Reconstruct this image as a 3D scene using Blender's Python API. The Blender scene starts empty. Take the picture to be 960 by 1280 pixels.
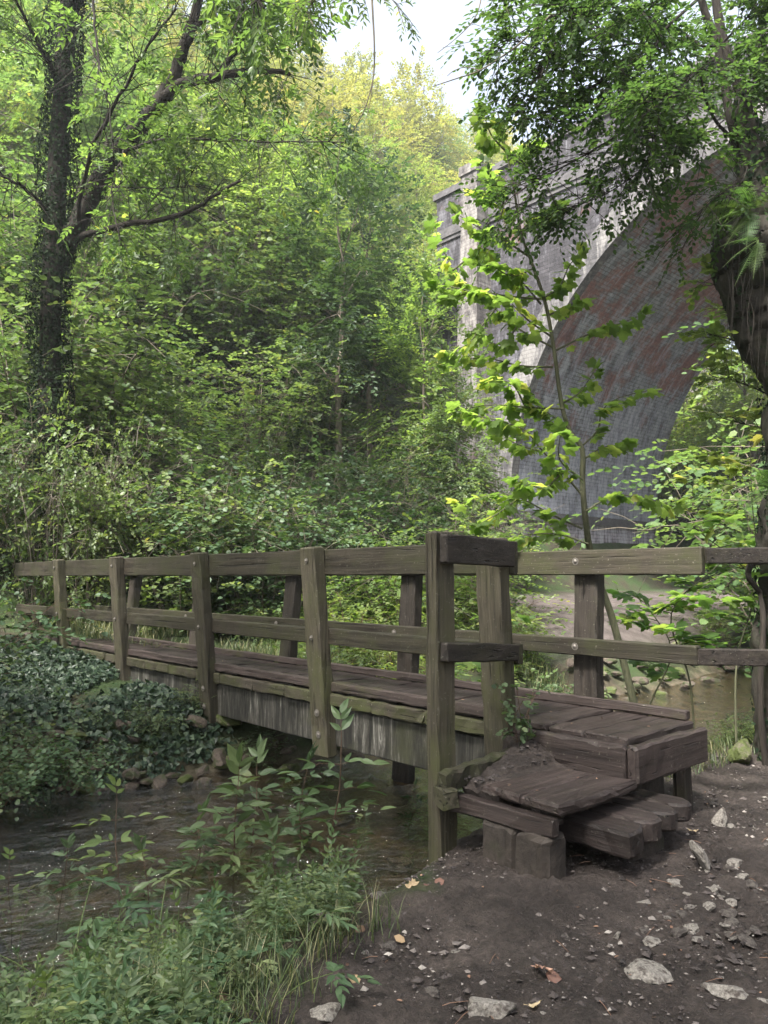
import bpy, math
import numpy as np
from mathutils import Vector, Matrix, Euler

# World frame: X = q (along the valley, upstream), Y = p (across the stream, along the footbridge), Z up, metres.
FOC, CX, CY, EYE = 962.0, 480.0, 640.0, 1.5
PITCH = math.atan(82/FOC)
_c, _s = math.cos(PITCH), math.sin(PITCH)
F0 = np.array([.67, .742, 0.0]); F0 /= np.linalg.norm(F0)
RT = np.array([F0[1], -F0[0], 0.0])
FW = F0*_c+np.array([0, 0, _s]); UP = -F0*_s+np.array([0, 0, _c])
CAM = np.array([0, 0, EYE])

def ray(x, y): return FW+RT*(x-CX)/FOC+UP*(CY-y)/FOC
def at(x, y, D):
    r = ray(x, y); return CAM+r*D/(r@F0)
def atz(x, y, z):
    r = ray(x, y); return CAM+r*(z-EYE)/r[2]
def proj(P):
    v = np.asarray(P, float)-CAM; d = v@FW
    return CX+FOC*(v@RT)/d, CY-FOC*(v@UP)/d, d

scene = bpy.context.scene
COL = scene.collection

# ------------------------------------------------------------------ noise
def _hash(i, j, seed):
    h = (i*374761393+j*668265263+seed*974634777) & 0x7fffffff
    h = ((h ^ (h >> 13))*1274126177) & 0x7fffffff
    return ((h ^ (h >> 16)) & 0xffff)/65535.0
def vnoise(x, y, seed=0):
    x = np.asarray(x, float); y = np.asarray(y, float)
    xi = np.floor(x).astype(np.int64); yi = np.floor(y).astype(np.int64)
    fx = x-xi; fy = y-yi
    fx = fx*fx*(3-2*fx); fy = fy*fy*(3-2*fy)
    a = _hash(xi, yi, seed); b = _hash(xi+1, yi, seed); c = _hash(xi, yi+1, seed); d = _hash(xi+1, yi+1, seed)
    return (a*(1-fx)+b*fx)*(1-fy)+(c*(1-fx)+d*fx)*fy
def fbm(x, y, oct=4, seed=0):
    s = 0; a = 1; t = 0
    for k in range(oct):
        s = s+a*(vnoise(x*2**k, y*2**k, seed+k)-.5); t += a; a *= .5
    return s/t*2
def noise3(P, f, seed):
    r = np.random.RandomState(seed); o = 0
    for k in range(6):
        w = r.normal(size=3); w /= np.linalg.norm(w)
        o = o+np.sin(P@(w*f*(1+.5*k/3))+r.rand()*6.28)
    return o/3.0
def sst(a, b, x):
    t = np.clip((x-a)/(b-a), 0, 1); return t*t*(3-2*t)

# ------------------------------------------------------------------ mesh builder
class G:
    def __init__(s): s.v = []; s.f = []; s.n = 0; s.r = []
    def add(s, V, F, rnd=None):
        V = np.asarray(V, float).reshape(-1, 3); F = np.asarray(F, np.int64)
        s.v.append(V); s.f.append(F+s.n); s.n += len(V)
        s.r.append(np.full(len(F), .5) if rnd is None else np.broadcast_to(np.asarray(rnd, float), (len(F),)))
    def mesh(s, name, mat, smooth=False):
        me = bpy.data.meshes.new(name)
        V = np.concatenate(s.v)
        me.vertices.add(len(V)); me.vertices.foreach_set('co', V.astype(np.float32).ravel())
        loops = np.concatenate([f.ravel() for f in s.f]); tot = np.concatenate([np.full(len(f), f.shape[1]) for f in s.f])
        me.loops.add(len(loops)); me.loops.foreach_set('vertex_index', loops.astype(np.int32))
        st = np.concatenate([[0], np.cumsum(tot)[:-1]])
        me.polygons.add(len(tot)); me.polygons.foreach_set('loop_start', st.astype(np.int32))
        me.update(calc_edges=True)
        a = me.attributes.new('rnd', 'FLOAT', 'FACE'); a.data.foreach_set('value', np.concatenate(s.r).astype(np.float32))
        me.polygons.foreach_set('use_smooth', np.full(len(tot), bool(smooth)))
        if mat: me.materials.append(mat)
        return me
    def obj(s, name, mat, parent=None, smooth=False):
        return link(name, s.mesh(name, mat, smooth), parent)

def link(name, me, parent=None, loc=None):
    o = bpy.data.objects.new(name, me); COL.objects.link(o)
    if parent is not None: o.parent = parent
    if loc is not None: o.location = loc
    return o
def tag(o, label=None, cat=None, group=None, kind=None):
    for k, v in (('label', label), ('category', cat), ('group', group), ('kind', kind)):
        if v: o[k] = v
    return o
def empty(name, loc, label, cat, group=None, rz=0, sc=1):
    o = bpy.data.objects.new(name, None); COL.objects.link(o); o.empty_display_size = .2
    o.location = [float(a) for a in loc]; o.rotation_euler = (0, 0, rz); o.scale = (sc, sc, sc) if np.isscalar(sc) else sc
    return tag(o, label, cat, group)

def tube(g, P, R, n=6, rnd=None, wob=0, seed=0, cap=True):
    P = np.asarray(P, float); m = len(P); R = np.broadcast_to(np.asarray(R, float), (m,))
    T = np.gradient(P, axis=0); T /= np.linalg.norm(T, axis=1)[:, None]+1e-9
    ref = np.array([0, 0, 1.0]) if abs(T[:, 2]).mean() < .8 else np.array([1.0, 0, 0])
    A = np.cross(T, ref); A /= np.linalg.norm(A, axis=1)[:, None]+1e-9; B = np.cross(T, A)
    th = np.arange(n)*2*np.pi/n
    rr = R[:, None]*np.ones(n)
    if wob: rr = rr*(1+wob*np.random.RandomState(seed).normal(size=(m, n)))
    V = P[:, None]+rr[..., None]*(np.cos(th)[None, :, None]*A[:, None]+np.sin(th)[None, :, None]*B[:, None])
    i = np.arange(m-1)[:, None]*n; j = np.arange(n)[None]
    F = np.stack([i+j, i+(j+1) % n, i+n+(j+1) % n, i+n+j], -1).reshape(-1, 4)
    g.add(V, F, rnd)
    if cap:
        g.add(V[-1], np.arange(n)[None], rnd); g.add(V[0], np.arange(n)[::-1][None], rnd)
def curve(P, n=12):
    P = np.asarray(P, float); k = len(P)
    if k == 2: return P[0]+(P[1]-P[0])*np.linspace(0, 1, n)[:, None]
    Q = np.vstack([2*P[0]-P[1], P, 2*P[-1]-P[-2]]); out = []
    per = max(2, int(math.ceil(n/(k-1))))
    for a in range(k-1):
        p0, p1, p2, p3 = Q[a:a+4]
        for t in np.linspace(0, 1, per, endpoint=(a == k-2)):
            out.append(.5*((2*p1)+(-p0+p2)*t+(2*p0-5*p1+4*p2-p3)*t*t+(-p0+3*p1-3*p2+p3)*t**3))
    return np.array(out)

# leaf templates: verts (x side, y along, z up), faces of equal size
OVAL = (np.array([[0, 0, 0], [-.27, .3, .05], [-.24, .68, .03], [0, 1, -.08], [.24, .68, .03], [.27, .3, .05]]), np.array([[0, 3, 2, 1], [0, 5, 4, 3]]))
ROUND = (np.array([[0, 0, 0], [-.42, .22, .05], [-.40, .68, .02], [0, 1, -.1], [.40, .68, .02], [.42, .22, .05]]), np.array([[0, 3, 2, 1], [0, 5, 4, 3]]))
NARROW = (np.array([[0, 0, 0], [-.15, .3, .04], [-.14, .62, .02], [0, 1, -.1], [.14, .62, .02], [.15, .3, .04]]), np.array([[0, 3, 2, 1], [0, 5, 4, 3]]))
DIAM = (np.array([[0, 0, 0], [-.30, .45, .07], [0, 1, -.07], [.30, .45, .07]]), np.array([[0, 3, 2, 1]]))
LANCE = (np.array([[0, 0, 0], [-.13, .14, .03], [-.22, .38, .04], [-.15, .70, .01], [0, 1.05, -.12], [.15, .70, .01], [.22, .38, .04], [.13, .14, .03], [0, .4, -.005]]), np.array([[0, 8, 2, 1], [8, 4, 3, 2], [0, 7, 6, 8], [8, 6, 5, 4]]))
PINNA = (np.array([[-.09, 0, 0], [.09, 0, 0], [.06, .6, -.03], [0, 1, -.1], [-.06, .6, -.03]]), np.array([[0, 1, 2, 3, 4]]))
def _maple():
    pol = [(0, 0), (-.16, .02), (-.38, -.04), (-.44, .12), (-.40, .20), (-.54, .28), (-.62, .50), (-.46, .55), (-.36, .52), (-.27, .60), (-.27, .78), (-.13, .82), (0, 1.02),
           (.13, .82), (.27, .78), (.27, .60), (.36, .52), (.46, .55), (.62, .50), (.54, .28), (.40, .20), (.44, .12), (.38, -.04), (.16, .02)]
    V = [(x, y+.35, -.35*(x*x)-.12*(y-.3)**2) for x, y in pol]; V.append((0, .63, .03))
    # petiole
    k = len(pol); F = [[k, (i+1) % k, i] for i in range(k)]
    V += [(-.012, 0, .02), (.012, 0, .02), (0, .38, 0)]; F.append([k+1, k+2, k+3])
    return np.array(V), np.array(F)
MAPLE = _maple()
IVYL = (np.array([[0, 0, 0], [-.45, .12, .02], [-.28, .45, .03], [0, 1, -.06], [.28, .45, .03], [.45, .12, .02]]), np.array([[0, 3, 2, 1], [0, 5, 4, 3]]))

def unit(a): return a/(np.linalg.norm(a, axis=-1, keepdims=True)+1e-9)
def leaves(g, P, D, N, S, tpl, rnd):
    V, F = tpl; n = len(P)
    D = unit(D); X = unit(np.cross(D, N)); Z = np.cross(X, D); S = np.broadcast_to(S, (n,))
    W = P[:, None]+S[:, None, None]*(V[None, :, 0:1]*X[:, None]+V[None, :, 1:2]*D[:, None]+V[None, :, 2:3]*Z[:, None])
    FF = (F[None]+(np.arange(n)*len(V))[:, None, None]).reshape(-1, F.shape[1])
    g.add(W.reshape(-1, 3), FF, np.repeat(np.broadcast_to(rnd, (n,)), len(F)))
def sprays(g, O, A, L, m, leaf, tpl, rng, droop=.25, phi=55, flat=.35, pair=False, tw=None, twr=.004, rb=None, srange=(.7, 1.15)):
    O = np.asarray(O, float); N = len(O); A = unit(np.asarray(A, float)); L = np.broadcast_to(L, (N,))
    z = np.array([0, 0, 1.0]); U = unit(z-A*(A@z)[:, None]+rng.normal(size=(N, 3))*.12); S = np.cross(A, U)
    rb = rng.rand(N) if rb is None else rb
    for j in range(m):
        last = j == m-1
        t = ((j//2*2 if pair else j)+1.0)/m; side = 0 if last else (1 if j % 2 else -1)
        pos = O+A*(L*t)[:, None]-z*(droop*L*t*t)[:, None]
        ph = math.radians(phi)*(1-.35*t)
        d = (A if last else A*math.cos(ph)+S*side*math.sin(ph))+rng.normal(size=(N, 3))*.16-z*droop*.7*t
        nn = U+rng.normal(size=(N, 3))*flat
        s = leaf*rng.uniform(*srange, N)*(1-.25*abs(t-.6))
        leaves(g, pos, d, nn, s, tpl, np.clip(rb*.6+rng.rand(N)*.4, 0, 1))
    if tw is not None:
        for k in range(N):
            ts = np.array([0, .5, 1.0])[:, None]
            tube(tw, O[k]+A[k]*L[k]*ts-z*droop*L[k]*ts*ts, [twr, twr*.75, twr*.35], 3, cap=False)

# ------------------------------------------------------------------ materials
def mat(name):
    m = bpy.data.materials.new(name); m.use_nodes = True; nt = m.node_tree; nt.nodes.clear()
    return m, nt, nt.nodes, nt.links
def nd(N, t, **kw):
    n = N.new(t)
    for k, v in kw.items():
        if k in n.inputs.keys() if not hasattr(n, k) else False: n.inputs[k].default_value = v
        else: setattr(n, k, v)
    return n
def ramp(N, L, src, stops):
    r = N.new('ShaderNodeValToRGB'); e = r.color_ramp.elements
    while len(e) > 1: e.remove(e[0])
    e[0].position = stops[0][0]; c = stops[0][1]; e[0].color = (*c, 1) if len(c) == 3 else c
    for p, c in stops[1:]:
        q = e.new(p); q.color = (*c, 1) if len(c) == 3 else c
    L.new(src, r.inputs[0]); return r.outputs[0]
def noi(N, L, vec, scale, detail=4, rough=.55, dist=0):
    n = N.new('ShaderNodeTexNoise'); n.inputs['Scale'].default_value = scale; n.inputs['Detail'].default_value = detail
    n.inputs['Roughness'].default_value = rough; n.inputs['Distortion'].default_value = dist
    if vec is not None: L.new(vec, n.inputs['Vector'])
    return n.outputs['Fac']
def mapv(N, L, src, sc, loc=(0, 0, 0), rot=(0, 0, 0)):
    m = N.new('ShaderNodeMapping'); m.inputs['Scale'].default_value = sc; m.inputs['Location'].default_value = loc; m.inputs['Rotation'].default_value = rot
    L.new(src, m.inputs['Vector']); return m.outputs[0]
def mixc(N, L, f, a, b, mode='MIX'):
    m = N.new('ShaderNodeMix'); m.data_type = 'RGBA'; m.blend_type = mode
    for i, v in ((0, f), (6, a), (7, b)):
        if hasattr(v, 'links'): L.new(v, m.inputs[i])
        else: m.inputs[i].default_value = v if i == 0 else ((*v, 1) if len(v) == 3 else v)
    return m.outputs[2]
def math_(N, L, op, a, b=0.0, clamp=False):
    m = N.new('ShaderNodeMath'); m.operation = op; m.use_clamp = clamp
    for i, v in ((0, a), (1, b)):
        if hasattr(v, 'links'): L.new(v, m.inputs[i])
        else: m.inputs[i].default_value = v
    return m.outputs[0]
def bump(N, L, h, st, dist=.01, nrm=None):
    b = N.new('ShaderNodeBump'); b.inputs['Strength'].default_value = st; b.inputs['Distance'].default_value = dist
    L.new(h, b.inputs['Height'])
    if nrm is not None: L.new(nrm, b.inputs['Normal'])
    return b.outputs[0]
def princ(N, L, col, rough, nrm=None, spec=.4):
    p = N.new('ShaderNodeBsdfPrincipled'); o = N.new('ShaderNodeOutputMaterial')
    for k, v in (('Base Color', col), ('Roughness', rough)):
        if hasattr(v, 'links'): L.new(v, p.inputs[k])
        else: p.inputs[k].default_value = (*v, 1) if k == 'Base Color' else v
    p.inputs['Specular IOR Level'].default_value = spec
    if nrm is not None: L.new(nrm, p.inputs['Normal'])
    L.new(p.outputs[0], o.inputs[0]); return p
def objco(N): return N.new('ShaderNodeTexCoord').outputs['Object']

def leafmat(name, stops, trans=1.6, tmix=.42, rough=.45, patch=None, spec=.35):
    m, nt, N, L = mat(name)
    a = N.new('ShaderNodeAttribute'); a.attribute_name = 'rnd'
    col = ramp(N, L, a.outputs['Fac'], stops)
    g = N.new('ShaderNodeNewGeometry')
    big = noi(N, L, g.outputs['Position'], .45, 2)
    hsv = N.new('ShaderNodeHueSaturation'); L.new(col, hsv.inputs['Color'])
    oi = N.new('ShaderNodeObjectInfo')
    hsv.inputs['Saturation'].default_value = .88
    hv = math_(N, L, 'MULTIPLY_ADD', oi.outputs['Random'], .05); N[-1].inputs[2].default_value = .475
    L.new(hv, hsv.inputs['Hue'])
    vv = math_(N, L, 'MULTIPLY_ADD', big, .9); N[-1].inputs[2].default_value = .55
    L.new(vv, hsv.inputs['Value'])
    col = hsv.outputs[0]
    if patch:
        f = noi(N, L, g.outputs['Position'], patch[2], 3)
        pf = ramp(N, L, f, [(patch[1]-.06, (0, 0, 0)), (patch[1]+.06, (1, 1, 1))])
        col = mixc(N, L, math_(N, L, 'MULTIPLY', pf, .75), col, patch[0])
    p = N.new('ShaderNodeBsdfPrincipled'); L.new(col, p.inputs['Base Color']); p.inputs['Roughness'].default_value = rough
    p.inputs['Specular IOR Level'].default_value = spec
    t = N.new('ShaderNodeBsdfTranslucent')
    tc = mixc(N, L, 1.0, col, (trans*1.0, trans*1.06, trans*.55), 'MULTIPLY'); L.new(tc, t.inputs[0])
    x = N.new('ShaderNodeMixShader'); x.inputs[0].default_value = tmix; L.new(p.outputs[0], x.inputs[1]); L.new(t.outputs[0], x.inputs[2])
    o = N.new('ShaderNodeOutputMaterial'); L.new(x.outputs[0], o.inputs[0]); return m

M = {}
M['leaf_mid'] = leafmat('leaf_mid', [(0, (.052, .095, .03)), (.5, (.095, .15, .046)), (.9, (.145, .19, .058)), (1, (.23, .21, .04))], 1.9)
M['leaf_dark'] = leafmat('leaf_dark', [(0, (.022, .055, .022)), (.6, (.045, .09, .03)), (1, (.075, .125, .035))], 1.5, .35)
M['leaf_yel'] = leafmat('leaf_yel', [(0, (.12, .15, .035)), (.45, (.19, .20, .05)), (.8, (.24, .235, .07)), (1, (.31, .26, .08))], 1.7, .45, patch=((.27, .23, .08), .60, .22))
M['leaf_lime'] = leafmat('leaf_lime', [(0, (.065, .11, .025)), (.5, (.11, .165, .035)), (.9, (.17, .21, .045)), (1, (.30, .27, .05))], 2.1, .48)
M['leaf_maple'] = leafmat('leaf_maple', [(0, (.045, .10, .02)), (.5, (.08, .155, .03)), (.85, (.12, .20, .04)), (1, (.20, .23, .05))], 2.5, .6)
M['leaf_ash'] = leafmat('leaf_ash', [(0, (.04, .075, .02)), (.6, (.075, .125, .03)), (.93, (.12, .165, .04)), (1, (.34, .24, .04))], 2.2, .45)
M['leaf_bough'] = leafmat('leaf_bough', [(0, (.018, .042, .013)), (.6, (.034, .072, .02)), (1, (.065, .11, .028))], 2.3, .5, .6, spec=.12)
M['leaf_ivy'] = leafmat('leaf_ivy', [(0, (.012, .026, .013)), (.6, (.026, .048, .024)), (1, (.08, .11, .06))], 1.0, .2, .42, spec=.35)
M['leaf_bram'] = leafmat('leaf_bram', [(0, (.032, .06, .026)), (.5, (.055, .098, .040)), (.85, (.085, .135, .055)), (1, (.16, .18, .08))], 1.6, .3, .5)
M['leaf_trunk_ivy'] = leafmat('leaf_trunk_ivy', [(0, (.010, .022, .010)), (.8, (.022, .042, .017)), (1, (.04, .07, .025))], 1.0, .15, .7, spec=.08)
M['leaf_herb'] = leafmat('leaf_herb', [(0, (.045, .075, .028)), (.6, (.075, .118, .045)), (1, (.14, .18, .07))], 1.6, .32)
M['leaf_fern'] = leafmat('leaf_fern', [(0, (.04, .09, .02)), (1, (.075, .14, .03))], 1.9, .4)
M['leaf_yard'] = leafmat('leaf_yard', [(0, (.25, .30, .12)), (1, (.42, .45, .20))], 1.2, .3)
M['grass'] = leafmat('grass', [(0, (.045, .075, .028)), (.5, (.08, .11, .042)), (.75, (.17, .18, .075)), (1, (.30, .26, .15))], 1.4, .3)

def barkmat(name, c1, c2, moss=None, mf=.5, sc=(14, 14, 2.5)):
    m, nt, N, L = mat(name); oc = objco(N); v = mapv(N, L, oc, sc)
    n1 = noi(N, L, v, 1.6, 6, .7, .3)
    col = ramp(N, L, n1, [(.3, c1), (.7, c2)])
    if moss:
        f = noi(N, L, oc, 2.3, 5, .65); col = mixc(N, L, ramp(N, L, f, [(mf-.08, (0, 0, 0)), (mf+.08, (1, 1, 1))]), col, moss)
    princ(N, L, col, .88, bump(N, L, n1, .9, .02), .25); return m
M['bark'] = barkmat('bark', (.010, .008, .007), (.042, .035, .028))
M['bark_pale'] = barkmat('bark_pale', (.07, .06, .048), (.20, .17, .13))
M['bark_moss'] = barkmat('bark_moss', (.006, .005, .0045), (.052, .046, .037), (.018, .024, .009), .55, (7, 7, 4))
M['bark_green'] = barkmat('bark_green', (.045, .05, .03), (.12, .12, .07), sc=(30, 30, 6))
M['stem'] = barkmat('stem', (.06, .035, .025), (.13, .09, .06), sc=(40, 40, 10))
M['stem_green'] = barkmat('stem_green', (.08, .12, .04), (.14, .18, .07), sc=(40, 40, 10))
M['dead'] = barkmat('dead', (.10, .085, .07), (.26, .23, .19), sc=(20, 20, 4))

def woodmat(name, axis, base, dark, algae, amt=.5, wet=.6):
    m, nt, N, L = mat(name); oc = objco(N)
    sc = [26, 26, 26]; sc[axis] = 1.3
    v = mapv(N, L, oc, sc)
    gr = noi(N, L, v, 1.0, 6, .65, .35)
    sc2 = [90, 90, 90]; sc2[axis] = 2.0
    fine = noi(N, L, mapv(N, L, oc, sc2), 1.0, 4, .7)
    big = noi(N, L, oc, 2.1, 5, .65)
    col = ramp(N, L, gr, [(.28, dark), (.5, base), (.75, tuple(min(1, c*1.7) for c in base))])
    col = mixc(N, L, .5, col, ramp(N, L, fine, [(.32, (.28, .28, .28)), (.68, (1.4, 1.4, 1.4))]), 'MULTIPLY')
    f = ramp(N, L, big, [(amt-.07, (0, 0, 0)), (amt+.12, (1, 1, 1))])
    f2 = noi(N, L, mapv(N, L, oc, [9 if i != axis else 3 for i in range(3)]), 1.4, 5, .7)
    f = math_(N, L, 'MULTIPLY', f, ramp(N, L, f2, [(.35, (.15, .15, .15)), (.62, (1, 1, 1))]))
    col = mixc(N, L, f, col, algae)
    sp = noi(N, L, oc, 60, 2, .5); col = mixc(N, L, ramp(N, L, sp, [(.66, (0, 0, 0)), (.74, (.7, .7, .7))]), col, (.15, .14, .115))
    # drying cracks along the grain
    cr = N.new('ShaderNodeTexNoise'); cr.inputs['Scale'].default_value = 1; cr.inputs['Detail'].default_value = 2
    sc3 = [38, 38, 38]; sc3[axis] = .9; L.new(mapv(N, L, oc, sc3, (3, 7, 1)), cr.inputs['Vector'])
    crk = ramp(N, L, cr.outputs['Fac'], [(.30, (0, 0, 0)), (.36, (1, 1, 1))])
    col = mixc(N, L, 1.0, col, ramp(N, L, crk, [(0, (.35, .33, .32)), (1, (1, 1, 1))]), 'MULTIPLY')
    h = math_(N, L, 'ADD', math_(N, L, 'MULTIPLY', gr, .5), math_(N, L, 'ADD', math_(N, L, 'MULTIPLY', fine, .35), math_(N, L, 'MULTIPLY', crk, .6)))
    ob = N.new('ShaderNodeObjectInfo'); hs = N.new('ShaderNodeHueSaturation'); L.new(col, hs.inputs['Color']); vv = math_(N, L, 'MULTIPLY_ADD', ob.outputs['Random'], .55); N[-1].inputs[2].default_value = .75; L.new(vv, hs.inputs['Value']); col = hs.outputs[0]
    rg = ramp(N, L, big, [(.3, (wet-.12,)*3), (.7, (wet+.18,)*3)])
    princ(N, L, col, rg, bump(N, L, h, 1.0, .008), .3); return m
RAILB, RAILD, ALG = (.038, .032, .024), (.012, .0095, .008), (.037, .038, .017)
M['rail_y'] = woodmat('rail_timber', 1, RAILB, RAILD, ALG, .47)
M['rail_x'] = woodmat('cross_rail_timber', 0, (.028, .0225, .019), (.011, .009, .0075), ALG, .60)
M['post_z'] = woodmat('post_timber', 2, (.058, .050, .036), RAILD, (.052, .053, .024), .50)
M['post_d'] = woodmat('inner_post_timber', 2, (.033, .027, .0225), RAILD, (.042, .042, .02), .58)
M['deck_x'] = woodmat('deck_timber', 0, (.045, .034, .0315), (.015, .0112, .0102), (.034, .031, .018), .64, .5)
M['deck_y'] = woodmat('tread_timber', 1, (.036, .0275, .0255), (.013, .010, .0092), (.06, .052, .035), .66, .55)
M['kerb_y'] = woodmat('kerb_timber', 1, (.05, .038, .035), (.02, .015, .013), (.055, .055, .022), .60)
M['mossy_y'] = woodmat('mossy_board_timber', 1, (.04, .033, .026), (.016, .013, .01), (.040, .045, .016), .42, .7)
M['metal'] = (lambda: (lambda q: (princ(q[2], q[3], (.22, .20, .18), .5, None, .6).inputs['Metallic'].__setattr__('default_value', .7), q[0])[1])(mat('bolt_metal')))()

def m_beam():
    m, nt, N, L = mat('stained_beam'); oc = objco(N)
    st = noi(N, L, mapv(N, L, oc, (6, 8, .9)), 1.0, 8, .78, 1.1)
    st2 = noi(N, L, mapv(N, L, oc, (34, 41, 5)), 1.0, 6, .75, .5)
    col = ramp(N, L, st, [(.34, (.010, .010, .009)), (.47, (.026, .025, .020)), (.57, (.075, .07, .06)), (.70, (.34, .33, .30))])
    col = mixc(N, L, .75, col, ramp(N, L, st2, [(.35, (.16, .16, .14)), (.6, (1.1, 1.1, 1.1))]), 'MULTIPLY')
    col = mixc(N, L, ramp(N, L, noi(N, L, oc, 2.5, 5), [(.56, (0, 0, 0)), (.68, (.7, .7, .7))]), col, (.04, .042, .02))
    princ(N, L, col, .75, bump(N, L, st2, .5, .01)); return m
M['beam'] = m_beam()

def m_rock(name, a, b, moss=None, mf=.55, sc=9):
    m, nt, N, L = mat(name); oc = objco(N)
    n1 = noi(N, L, oc, sc, 8, .68, .3); n2 = noi(N, L, oc, sc*4, 5, .7)
    col = ramp(N, L, n1, [(.28, a), (.62, b), (.8, tuple(min(.75, c*1.35) for c in b))])
    col = mixc(N, L, .5, col, ramp(N, L, n2, [(.35, (.45, .43, .40)), (.65, (1.1, 1.1, 1.1))]), 'MULTIPLY')
    v = N.new('ShaderNodeTexVoronoi'); v.feature = 'DISTANCE_TO_EDGE'; v.inputs['Scale'].default_value = sc*.9; L.new(oc, v.inputs['Vector'])
    if moss: col = mixc(N, L, ramp(N, L, noi(N, L, oc, sc*.4, 5), [(mf-.06, (0, 0, 0)), (mf+.06, (1, 1, 1))]), col, moss)
    h = math_(N, L, 'ADD', math_(N, L, 'MULTIPLY', n1, .8), math_(N, L, 'MULTIPLY', n2, .35))
    princ(N, L, col, .78, bump(N, L, h, .8, .02), .35); return m
M['stone'] = m_rock('pale_limestone', (.10, .09, .08), (.40, .37, .335), (.08, .066, .058), .58, sc=14)
M['stone_mud'] = m_rock('muddy_limestone', (.045, .038, .034), (.17, .15, .135), (.05, .041, .038), .54, sc=14)
M['stone_wet'] = m_rock('wet_bank_stone', (.025, .02, .017), (.115, .09, .072), (.035, .042, .016), .55)
M['stone_moss'] = m_rock('mossy_stone', (.04, .035, .025), (.15, .13, .10), (.055, .07, .018), .42)
M['cliff'] = m_rock('limestone_crag', (.25, .23, .20), (.55, .52, .47), (.08, .10, .04), .6, 1.2)
M['footing'] = m_rock('muddy_block', (.020, .0165, .0145), (.060, .049, .042), (.03, .03, .018), .64, 9)

def m_ground():
    m, nt, N, L = mat('ground_soil'); g = N.new('ShaderNodeNewGeometry').outputs['Position']
    at_ = N.new('ShaderNodeAttribute'); at_.attribute_name = 'zone'
    sp = N.new('ShaderNodeSeparateColor'); L.new(at_.outputs['Color'], sp.inputs[0])
    n1 = noi(N, L, g, 3.0, 8, .7, .3); n2 = noi(N, L, g, 38, 6, .7); n3 = noi(N, L, g, 150, 3, .6)
    mud = ramp(N, L, n1, [(.25, (.021, .0165, .0145)), (.45, (.045, .0355, .0315)), (.6, (.077, .062, .055)), (.78, (.145, .12, .107))])
    mud = mixc(N, L, .8, mud, ramp(N, L, n2, [(.3, (.35, .34, .33)), (.55, (1, 1, 1)), (.75, (1.7, 1.65, 1.6))]), 'MULTIPLY')
    mud = mixc(N, L, ramp(N, L, n3, [(.66, (0, 0, 0)), (.72, (.6, .6, .6))]), mud, (.19, .17, .155))
    lit = ramp(N, L, noi(N, L, g, 6, 8, .75), [(.3, (.014, .012, .008)), (.5, (.038, .032, .02)), (.7, (.09, .075, .045))])
    lit = mixc(N, L, ramp(N, L, noi(N, L, g, 1.1, 5), [(.42, (0, 0, 0)), (.58, (1, 1, 1))]), lit, (.035, .06, .018))
    pale = ramp(N, L, noi(N, L, g, 2.5, 8, .75), [(.3, (.04, .032, .030)), (.5, (.095, .077, .072)), (.75, (.19, .16, .15))])
    bed = ramp(N, L, noi(N, L, g, 5, 8, .75), [(.3, (.03, .024, .017)), (.5, (.09, .072, .05)), (.72, (.22, .175, .13))])
    col = mixc(N, L, sp.outputs[0], lit, mud); col = mixc(N, L, sp.outputs[1], col, pale); col = mixc(N, L, sp.outputs[2], col, bed)
    h = math_(N, L, 'ADD', math_(N, L, 'MULTIPLY', n2, 1.0), math_(N, L, 'MULTIPLY', n3, .35))
    rg = ramp(N, L, n1, [(.3, (.55,)*3), (.6, (.9,)*3)])
    princ(N, L, col, rg, bump(N, L, h, 1.0, .03), .3); return m
M['ground'] = m_ground()

def m_water():
    m, nt, N, L = mat('stream_water'); g = N.new('ShaderNodeNewGeometry').outputs['Position']
    a = noi(N, L, mapv(N, L, g, (2.6, 4.6, 1), rot=(0, 0, .3)), 1.0, 5, .66, .8)
    b = noi(N, L, mapv(N, L, g, (8, 13, 1), rot=(0, 0, -.1)), 1.0, 4, .6, .6)
    h = math_(N, L, 'ADD', math_(N, L, 'MULTIPLY', a, 1.0), math_(N, L, 'MULTIPLY', b, .36))
    nr = bump(N, L, h, 1.0, .13)
    fr = N.new('ShaderNodeFresnel'); fr.inputs[0].default_value = 1.33; L.new(nr, fr.inputs['Normal'])
    gl = N.new('ShaderNodeBsdfGlossy'); gl.inputs['Roughness'].default_value = .03; L.new(nr, gl.inputs['Normal']); gl.inputs['Color'].default_value = (1, 1, 1, 1)
    tr = N.new('ShaderNodeBsdfTransparent'); tr.inputs[0].default_value = (.84, .76, .62, 1)
    x = N.new('ShaderNodeMixShader'); f2 = math_(N, L, 'MULTIPLY_ADD', fr.outputs[0], 1.7, True); N[-1].inputs[2].default_value = .05
    L.new(f2, x.inputs[0]); L.new(tr.outputs[0], x.inputs[1]); L.new(gl.outputs[0], x.inputs[2])
    o = N.new('ShaderNodeOutputMaterial'); L.new(x.outputs[0], o.inputs[0]); return m
M['water'] = m_water()

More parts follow.
